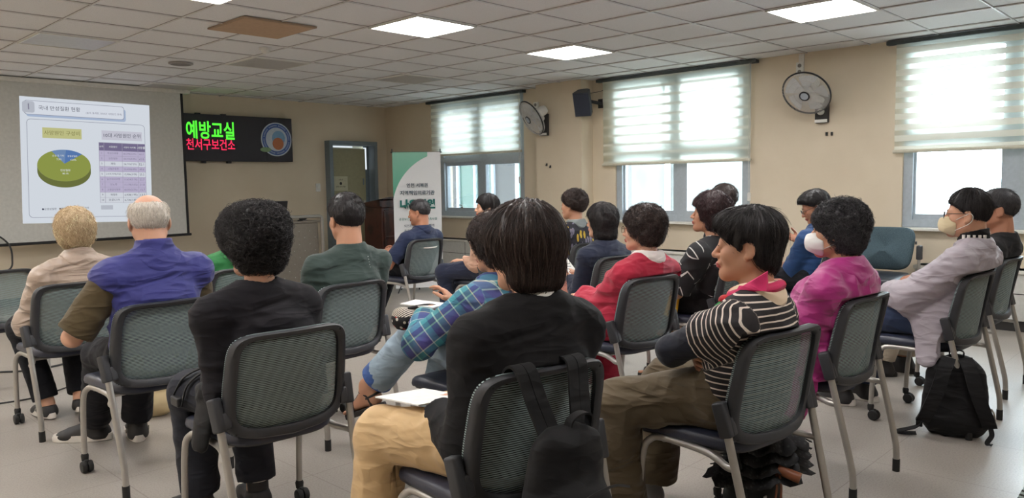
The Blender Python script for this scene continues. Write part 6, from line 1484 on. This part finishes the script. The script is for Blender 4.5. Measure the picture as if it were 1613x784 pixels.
# --- man in the grey jacket
t = NT('grey_lilac_nylon'); co = t.coord(); C_GREY = t.surf(t.bsdf(t.mix(t.noise(co, 9, 3).outputs[0], srgb(158, 150, 158), srgb(176, 168, 174)), 0.6, t.bump(t.noise(co, 24, 4).outputs[0], 0.15, 0.006, t.folds(0.6))).outputs[0])
C_JEAN = cloth_mat('dark_denim', srgb(44, 56, 82), 0.85, bump=0.4)
p = Person(label='person in a pale grey jacket with cream mask, glasses and wristwatch', chair='G', male=True, head=(0.0, 0.115, 1.094), hyaw=0.22, hsc=0.98, wL=(0.0, 0.475, 0.645), wR=(0.12, 0.50, 0.63), pL=(-1, -0.1, -0.45), pR=(0.4, -0.7, -0.6), kL=(-0.10, 0.62, 0.52), aL=(-0.06, 0.72, 0.09), aR=(0.12, 0.66, 0.09), h=0.004, bd=1.02, hL=dict(d=(0.2, 1, -0.25), curl=0.6, n=(0.5, 0, -0.9)), hR=dict(d=(-0.4, 0.9, -0.1), curl=0.5))
p.body(SK_M, LIP); p.trousers(C_JEAN, 0.014, 0.012, seed=191)
def gj(f, q=p): f.cone(q.pel + np.array([-0.165, -0.03, 0.03]), q.pel + np.array([-0.262, -0.02, -0.20]), 0.042, 0.014, 0.05, 2.8, (0, 1, 0))
p.top('turtleneck', C_BLACK, 0.008, 0.5, 0.0, 0.56, 0.064, 0.003, seed=192, nk_up=0.078, lay=0.010)
p.top('jacket', C_GREY, 0.026, 1.93, 0.022, 0.335, 0.078, 0.009, hp=None, seed=193, extra=gj); p.collar(C_GREY, 0.078, 0.012, 0.028, spread=0.094)
b = MB()
for k in range(5):
    a = PI * (0.62 + 0.10 * k); b.box(Vector(p.Nk + np.array([0.078 * math.cos(a + 0.9), 0.004 + 0.078 * math.sin(a + 0.9), 0.050])), (0.012, 0.008, 0.022), Matrix.Rotation(a + 0.9 + PI / 2, 3, 'Z'))
b.build('neck_marks', C_WHITE, p.parts['turtleneck'])
p.mask(M_MASKY); p.glasses(mat('dark_rim', srgb(40, 40, 46), 0.4))
w_ = p.wr['L']; q_ = arrowed(p.el['L'], w_)
b = MB(); b.tube([Vector(w_ - q_ * 0.008), Vector(w_ + q_ * 0.010)], 0.0335, 20); wt = b.build('watch_strap', M_black, p.root, smooth=True)
b = MB(); wr_c = Vector(w_) + Vector((-0.022, -0.004, 0.024)); dn = (wr_c - Vector(w_)).normalized(); b.lathe([(0.019, -0.003), (0.019, 0.007), (0.016, 0.009)], 24, wr_c, dn.to_track_quat('Z', 'Y').to_matrix()); b.build('watch_case', M_steel, wt, smooth=True)
p.hair(HB, 'short', 3600, 0.05, 0.0, 0.003, 28, 0.008, sub=[('p', (0, -0.01, -0.008), (0, 0.54, -0.84)), ('e', (0, 0.10, -0.055), (0.13, 0.105, 0.075))], seed=194, front=0.012, up=0.010)
for q in 'LR': p.shoe(q, M_shoe_b, M_sole_w, 1.05)
p_grey = p

# --- man in black
p = Person(label='person with short dark hair in a plain black shirt, rightmost in the audience', chair='K', male=True, head=(0.0, 0.135, 1.085), hyaw=0.35, wL=(-0.20, 0.46, 0.67), wR=(0.08, 0.48, 0.62), hL=dict(d=(-0.1, 1, -0.15), curl=0.35), aL=(-0.13, 0.72, 0.09), aR=(0.07, 0.66, 0.09), tL=(-0.45, 0.9, 0), h=0.0045)
p.body(SK_T, LIP); p.trousers(cloth_mat('beige_trousers', srgb(176, 164, 148)), 0.012, 0.014); p.top('shirt', C_BLACK, 0.016, 1.2, 0.012, 0.48, 0.07, 0.005, seed=201, nk_up=0.012)
p.hair(HG, 'short', 2200, 0.03, 0.05, 0.003, 28, 0.012, sub=[('p', (0, -0.01, -0.008), (0, 0.54, -0.84)), ('e', (0, 0.10, -0.055), (0.13, 0.105, 0.075))], seed=202)
for q in 'LR': p.shoe(q, M_shoe_b, M_sole_d, 1.1)
# ================================================================== bags, papers and other things people brought
def at_chair(name, label, cat, key, group=None):
    ch = CH[key]; return thing(name, label, cat, ch.location, ch.rotation_euler[2], group)
def blob(name, m, parent, prims, lo, hi, h=0.005, wr=0.004, freq=(12, 12, 12), seed=1, planes=(), soft=2):
    f = Field(lo, hi, h)
    for pr in prims:
        if pr[0] == 'c': f.cone(pr[1], pr[2], pr[3], pr[4], pr[5] if len(pr) > 5 else 0.03, pr[6] if len(pr) > 6 else 1.0, pr[7] if len(pr) > 7 else (1, 0, 0))
        else: f.ell(pr[1], pr[2], None, pr[3] if len(pr) > 3 else 0.03)
    for q in planes: f.plane(*q)
    V, Q = f.mesh(); V = relax(V, Q, soft, 0.5); N = vnormals(V, Q)
    V = V + N * (wr * (1 - 2 * np.abs(vnoise(V * np.array(freq) + vnoise(V * 6, seed + 2)[:, None], seed))))[:, None]
    return np_mesh(name, V, Q, m, parent, V)
def ribbon(b, pts, w_, th=0.004, side=(1, 0, 0), n=6):
    c = bez(pts, n); s_ = Vector(side); N = len(c); rings = []
    for i in range(N):
        t = (c[min(i + 1, N - 1)] - c[max(i - 1, 0)]).normalized(); a = (s_ - t * s_.dot(t)).normalized(); q = t.cross(a)
        rings.append([c[i] + a * w_ / 2 + q * th / 2, c[i] - a * w_ / 2 + q * th / 2, c[i] - a * w_ / 2 - q * th / 2, c[i] + a * w_ / 2 - q * th / 2])
    b.loft(rings)
C_PACK = cloth_mat('black_nylon', srgb(22, 22, 24), 0.7, bump=0.3, sheen=0.04); M_zip = mat('metal_zip', srgb(150, 140, 126), 0.35, 0.7)

g = at_chair('backpack', 'black backpack hanging by its straps from the back of the nearest chair', 'backpack', 'F')
body_ = blob('bag_body', C_PACK, g, [('c', (-0.05, -0.095, 0.635), (-0.085, -0.12, 0.34), 0.052, 0.078, 0.03, 2.0), ('c', (-0.065, -0.150, 0.50), (-0.07, -0.165, 0.34), 0.050, 0.068, 0.03, 1.9), ('c', (-0.065, -0.12, 0.34), (-0.065, -0.12, 0.27), 0.075, 0.06, 0.03, 1.85)], (-0.32, -0.32, 0.15), (0.2, 0.05, 0.80), wr=0.005, seed=301)
for x0, x1 in ((-0.098, -0.075), (0.070, 0.030)):
    for dx in (-0.017, 0.017):
        b = MB(); ribbon(b, [(x0 + dx, 0.068, 0.74), (x0 + dx, 0.060, 0.800), (x0 + dx, 0.030, 0.822), (x0 + dx, 0.0, 0.806), (x0 * 0.6 + x1 * 0.4 + dx, -0.025, 0.74), (x1 + dx, -0.062, 0.655)], 0.032, 0.007); b.build('strap', C_PACK, g, smooth=True)
b = MB(); ribbon(b, [(-0.050, -0.10, 0.675), (-0.045, -0.105, 0.700), (-0.015, -0.105, 0.712), (0.015, -0.105, 0.705), (0.020, -0.10, 0.675)], 0.026, 0.005, (0, 1, 0)); b.build('grab_handle', C_PACK, g, smooth=True)
b = MB(); ribbon(b, [(0.07, -0.195, 0.53), (0.0, -0.213, 0.555), (-0.08, -0.218, 0.55), (-0.16, -0.19, 0.50), (-0.195, -0.165, 0.42)], 0.006, 0.003, (0, 0.3, 1)); zp = b.build('zip_line', M_black, body_, smooth=True)
b = MB()
b.box((-0.178, -0.182, 0.478), (0.010, 0.008, 0.03), rot=(0, 0.5, 0.3), bevel=0.003); b.tube(bez([(-0.18, -0.186, 0.465), (-0.188, -0.19, 0.45), (-0.182, -0.19, 0.435)], 4), 0.003, 6); b.build('zip_puller', M_zip, g, smooth=True)

g = thing('backpack', 'black backpack standing alone on the floor behind the grey jacket man', 'backpack', (4.215, 1.03, 0), math.radians(-72))
body_ = blob('bag_body', C_PACK, g, [('c', (0, 0.02, 0.09), (0, 0.04, 0.30), 0.082, 0.070, 0.03, 1.85), ('c', (0, 0.05, 0.05), (0, 0.05, 0.05), 0.075, 0.075, 0.03, 1.8), ('e', (0, 0.045, 0.31), (0.115, 0.065, 0.095)), ('c', (0, 0.10, 0.08), (0, 0.09, 0.22), 0.05, 0.05, 0.03, 2.2)], (-0.3, -0.2, -0.02), (0.3, 0.3, 0.52), wr=0.005, seed=302, planes=[((0, 0, 0.003), (0, 0, -1))])
for s in (-1, 1):
    b = MB(); ribbon(b, [(s * 0.035, -0.012, 0.395), (s * 0.055, -0.058, 0.35), (s * 0.085, -0.082, 0.24), (s * 0.125, -0.080, 0.13), (s * 0.145, -0.045, 0.075)], 0.062, 0.014); b.build('shoulder_strap', C_PACK, g, smooth=True)
b = MB(); ribbon(b, [(-0.145, -0.045, 0.08), (-0.17, -0.06, 0.05), (-0.215, -0.075, 0.035), (-0.255, -0.08, 0.022), (-0.235, -0.06, 0.010), (-0.17, -0.05, 0.012)], 0.024, 0.004, (0, 1, 0.4)); b.box((-0.158, -0.052, 0.062), (0.03, 0.012, 0.03), bevel=0.004); b.build('webbing', C_PACK, g, smooth=True)
b = MB(); ribbon(b, [(0.145, -0.045, 0.08), (0.15, -0.07, 0.045), (0.13, -0.09, 0.012), (0.15, -0.10, 0.008)], 0.022, 0.004, (1, 0, 0)); b.build('webbing', C_PACK, g, smooth=True)
b = MB(); ribbon(b, [(-0.03, 0.03, 0.400), (-0.028, 0.02, 0.425), (0.0, 0.015, 0.436), (0.028, 0.02, 0.425), (0.03, 0.03, 0.400)], 0.022, 0.006, (0, 1, 0)); b.build('grab_handle', C_PACK, g, smooth=True)
b = MB(); b.tube(bez([(0.155, 0.02, 0.15), (0.165, 0.0, 0.13), (0.17, -0.01, 0.09)], 5), 0.004, 6); b.build('zip_puller', M_zip, g, smooth=True)

# black bag with a frilled parasol under the striped woman's chair
g = at_chair('tote_bag', 'dark bag on the floor under the chair of the striped shirt woman', 'bag', 'E')
C_TOTE = cloth_mat('dark_canvas', srgb(32, 36, 36), 0.8, bump=0.4)
blob('bag_body', C_TOTE, g, [('c', (0.19, 0.29, 0.07), (0.19, 0.29, 0.22), 0.085, 0.075, 0.03, 1.6)], (-0.05, 0.05, -0.02), (0.45, 0.5, 0.36), wr=0.007, seed=311, planes=[((0, 0, 0.003), (0, 0, -1)), ((0, 0, 0.255), (0, 0, 1))])
b = MB(); b.box((0.145, 0.208, 0.13), (0.016, 0.004, 0.045)); b.build('label_tab', M_white, g)
b = MB(); b.tube(bez([(0.08, 0.29, 0.24), (0.06, 0.28, 0.33), (0.03, 0.24, 0.30), (0.035, 0.2, 0.12)]), 0.008, 8); b.build('handle', C_TOTE, g, smooth=True)
g = at_chair('parasol', 'folded black frilled parasol with a brown wooden handle under the striped woman\'s chair', 'umbrella', 'E')
t = NT('black_lace'); co = t.coord(); C_LACEB = t.surf(t.bsdf(t.ramp(t.add('TexVoronoi', {'Vector': co, 'Scale': 60.0}).outputs['Distance'], [(0.2, srgb(56, 58, 60)), (0.4, srgb(24, 24, 28))]), 0.8).outputs[0])
for k in range(4):
    z0 = 0.245 + 0.034 * k; b = MB(); rings = []
    for j in range(5):
        r = []
        for i in range(72):
            a = 2 * PI * i / 72; fl_ = 0.07 + 0.028 * j * (1.15 - 0.16 * k); w_ = 1 + 0.026 * j * math.sin(a * 11 + k) + (0.035 * math.sin(a * 31 + k * 2) if j == 4 else 0)
            r.append(Vector((0.20 + 0.012 * k + fl_ * w_ * 1.12 * math.cos(a), 0.27 - 0.01 * k + fl_ * w_ * 0.78 * math.sin(a), z0 + 0.022 - 0.011 * j + 0.006 * j * math.sin(a * 9 + k + 1.3) * 0.6)))
        rings.append(r)
    b.loft(rings, cap=False); b._add(rings[0], [tuple(range(72))]); o = b.build('frill', C_LACEB, g, smooth=True, angle=70)
    mo = o.modifiers.new('thickness', 'SOLIDIFY'); mo.thickness = 0.002
b = MB(); p0, p1 = Vector((0.155, 0.165, 0.262)), Vector((0.185, 0.095, 0.240)); b.tube([p0, p1], [0.017, 0.0195], 16); hd_ = b.build('handle', mat('brown_wood', srgb(142, 84, 56), 0.35), g, smooth=True)
b = MB(); b.tube([(0.13, 0.24, 0.29), p0], 0.003, 8); b.build('shaft', M_steel, g, smooth=True)
b = MB(); ribbon(b, [p0 + Vector((-0.01, 0, -0.01)), (0.135, 0.155, 0.20), (0.125, 0.16, 0.12), (0.13, 0.165, 0.06)], 0.010, 0.003); ribbon(b, [p0, (0.155, 0.15, 0.20), (0.150, 0.155, 0.12), (0.135, 0.165, 0.06)], 0.010, 0.003); b.build('wrist_strap', mat('brown_strap', srgb(126, 74, 50), 0.5), g, smooth=True)

g = at_chair('shoulder_bag', 'black shoulder bag with loose straps on the left thigh of the curly-haired woman', 'bag', 'C')
blob('bag_body', C_PACK, g, [('c', (-0.125, 0.27, 0.645), (-0.205, 0.28, 0.58), 0.024, 0.022, 0.03, 2.0, (0, 1, 0)), ('c', (-0.205, 0.28, 0.58), (-0.248, 0.27, 0.40), 0.020, 0.018, 0.03, 3.4, (0, 1, 0))], (-0.4, 0.1, 0.3), (0.05, 0.65, 0.8), wr=0.006, seed=321)
for pts in ([(-0.10, 0.30, 0.68), (-0.15, 0.40, 0.645), (-0.205, 0.49, 0.595), (-0.238, 0.53, 0.52)], [(-0.12, 0.30, 0.66), (-0.165, 0.36, 0.64), (-0.215, 0.43, 0.58), (-0.235, 0.45, 0.50)]):
    b = MB(); ribbon(b, pts, 0.020, 0.005, (0.3, 1, 0)); b.build('strap', C_PACK, g, smooth=True)
b = MB(); b.box((-0.238, 0.49, 0.51), (0.02, 0.07, 0.035), bevel=0.006); b.build('buckle', M_black, g)

t = NT('pouch_print'); co = t.coord(); s_ = t.add('SeparateXYZ', {0: co}); st2 = t.math('LESS_THAN', t.math('FRACT', t.math('MULTIPLY', t.math('ADD', s_.outputs[1], s_.outputs[2]), 80.0)), 0.5)
vo = t.add('TexVoronoi', {'Vector': co, 'Scale': 45.0}); fl2 = t.math('LESS_THAN', vo.outputs['Distance'], 0.33); cc_ = t.mix(t.math('GREATER_THAN', t.add('SeparateXYZ', {0: vo.outputs['Color']}).outputs[0], 0.75), srgb(206, 200, 186), srgb(190, 50, 46))
C_POUCH = t.surf(t.bsdf(t.mix(t.math('GREATER_THAN', s_.outputs[2], 0.715), t.mix(fl2, srgb(32, 30, 32), cc_), t.mix(st2, srgb(40, 38, 40), srgb(214, 206, 190))), 0.8).outputs[0])
g = at_chair('pouch', 'black floral pouch with striped top on the lap of the plaid shirt woman', 'bag', 'Q')
blob('bag_body', C_POUCH, g, [('c', (-0.20, 0.55, 0.700), (-0.02, 0.50, 0.69), 0.050, 0.042, 0.02, 1.3, (0, 1, 0))], (-0.35, 0.35, 0.5), (0.15, 0.75, 0.85), wr=0.005, seed=331)
b = MB(); b.tube(bez([(-0.20, 0.52, 0.75), (-0.12, 0.47, 0.76), (-0.03, 0.47, 0.73)]), 0.006, 8); b.build('handle', M_black, g, smooth=True)
def sheet(name, label, cat, key, c, size, rot, m, print_m=None, lines=6, th=0.002, group=None):
    g = at_chair(name, label, cat, key, group); R = Euler(rot).to_matrix(); b = MB(); b.box(c, (size[0], size[1], th), R, bevel=0.0); pg = b.build('page', m, g)
    if print_m:
        b = MB()
        for k in range(lines): b.box(Vector(c) + R @ Vector((-size[0] * 0.06 * (k % 3), size[1] * (0.36 - 0.72 * k / max(1, lines - 1)), th / 2 + 0.0004)), (size[0] * (0.72 - 0.12 * (k % 3)), size[1] * 0.025, 0.0006), R)
        b.build('printed_lines', print_m, pg)
    return g
M_ink = mat('print_grey', srgb(90, 92, 98), 0.8)
sheet('booklet', 'white booklet under the hands of the plaid shirt woman', 'booklet', 'Q', (-0.11, 0.52, 0.757), (0.13, 0.17, 0.008), (0.05, 0, 0.4), M_paper, None, th=0.006)
sheet('leaflet', 'white leaflet with line drawings held by the woman in the navy cardigan', 'leaflet', 'V', (-0.01, 0.545, 0.715), (0.15, 0.20, 0.002), (0.85, 0.1, 0.35), M_paper, M_ink, 7)
sheet('paper_sheet', 'white sheet held on the lap of the man in the navy polo', 'paper', 'N', (-0.14, 0.56, 0.675), (0.21, 0.28, 0.002), (0.08, 0, 0.3), M_paper, M_ink, 8)
sheet('paper_sheet', 'folded leaflet held by the man in the blue jacket', 'paper', 'U', (0.10, 0.60, 0.650), (0.14, 0.16, 0.002), (0.6, 0, 0.35), M_paper, M_ink, 6)
sheet('paper_sheet', 'white sheets lying on the khaki thigh of the nearest woman', 'paper', 'F', (-0.11, 0.52, 0.637), (0.20, 0.20, 0.004), (-0.05, 0.08, 0.2), M_paper, None, th=0.004)
sheet('notebook', 'dark notebook on the lap of the woman in the white-marked dress', 'notebook', 'P', (-0.04, 0.50, 0.635), (0.22, 0.16, 0.012), (0, 0, 0.1), M_black, None, th=0.012)
g = at_chair('wallet', 'red wallet phone case in the hands of the man in the grey jacket', 'phone case', 'G')
b = MB(); b.box((0.05, 0.555, 0.612), (0.085, 0.155, 0.010), rot=(-0.15, 0.1, 0.25), bevel=0.004); b.build('cover', mat('red_leather', srgb(160, 44, 48), 0.5), g); b = MB(); b.box((0.05, 0.555, 0.603), (0.078, 0.148, 0.008), rot=(-0.15, 0.1, 0.25), bevel=0.003); b.build('phone_body', M_black, g)
g = at_chair('yellow_folder', 'bright yellow folder standing beside the thigh of the woman in the white-marked dress', 'folder', 'P')
b = MB(); b.box((-0.236, 0.42, 0.525), (0.022, 0.12, 0.15), rot=(0.15, 0.05, 0), bevel=0.004); b.build('cover', mat('yellow_card', srgb(228, 180, 40), 0.6), g)
b = MB(); b.box((-0.236, 0.408, 0.44), (0.024, 0.11, 0.03), rot=(0.15, 0.05, 0)); b.build('black_edge', M_black, g)
g = at_chair('handbag', 'soft black handbag on the lap of the woman in the red dress', 'bag', 'R')
blob('bag_body', C_PACK, g, [('c', (-0.08, 0.46, 0.612), (0.10, 0.45, 0.612), 0.042, 0.042, 0.02, 1.5, (0, 1, 0))], (-0.25, 0.3, 0.5), (0.3, 0.65, 0.75), wr=0.006, seed=341)
b = MB(); b.tube(bez([(-0.07, 0.42, 0.645), (-0.02, 0.40, 0.665), (0.05, 0.41, 0.65)]), 0.006, 8); b.build('handle', M_black, g, smooth=True)
t = NT('cream_fabric'); C_CREAMB = t.surf(t.bsdf(t.mix(t.noise(t.coord(), 9, 3).outputs[0], srgb(206, 184, 140), srgb(222, 202, 160)), 0.7).outputs[0])
g = thing('carrier_bag', 'cream bag with green rings on the floor beside the vest wearer', 'bag', (1.70, 4.50, 0), math.radians(-20))
blob('bag_body', C_CREAMB, g, [('c', (0, 0, 0.08), (0, 0, 0.20), 0.07, 0.055, 0.03, 1.7), ('e', (0, 0, 0.08), (0.13, 0.085, 0.08))], (-0.25, -0.2, -0.02), (0.25, 0.2, 0.35), wr=0.006, seed=351, planes=[((0, 0, 0.003), (0, 0, -1))])
b = MB()
for x in (-0.015, 0.045): b.tube([(x + 0.024 * math.cos(2 * PI * i / 24), -0.074 - 0.004 * math.sin(2 * PI * i / 24), 0.185 + 0.024 * math.sin(2 * PI * i / 24)) for i in range(24)], 0.0035, 6, closed=True)
b.build('green_rings', mat('ring_green', srgb(92, 128, 56), 0.7), g, smooth=True)
b = MB(); b.tube(bez([(-0.05, 0, 0.24), (-0.03, 0.0, 0.31), (0.03, 0, 0.31), (0.05, 0, 0.24)]), 0.006, 8); b.build('handle', C_CREAMB, g, smooth=True)
b = MB(); b.box((0, 0, 0), (0.15, 0.21, 0.002)); b.box((0, 0.05, 0.0012), (0.12, 0.06, 0.0008)); o = b.build('floor_leaflet', M_paper); o.location = (3.66, 2.78, 0.0015); o.rotation_euler = (0, 0, 0.5); tag(o, 'white leaflet dropped on the floor beside the white shoe of the woman in red', 'leaflet')
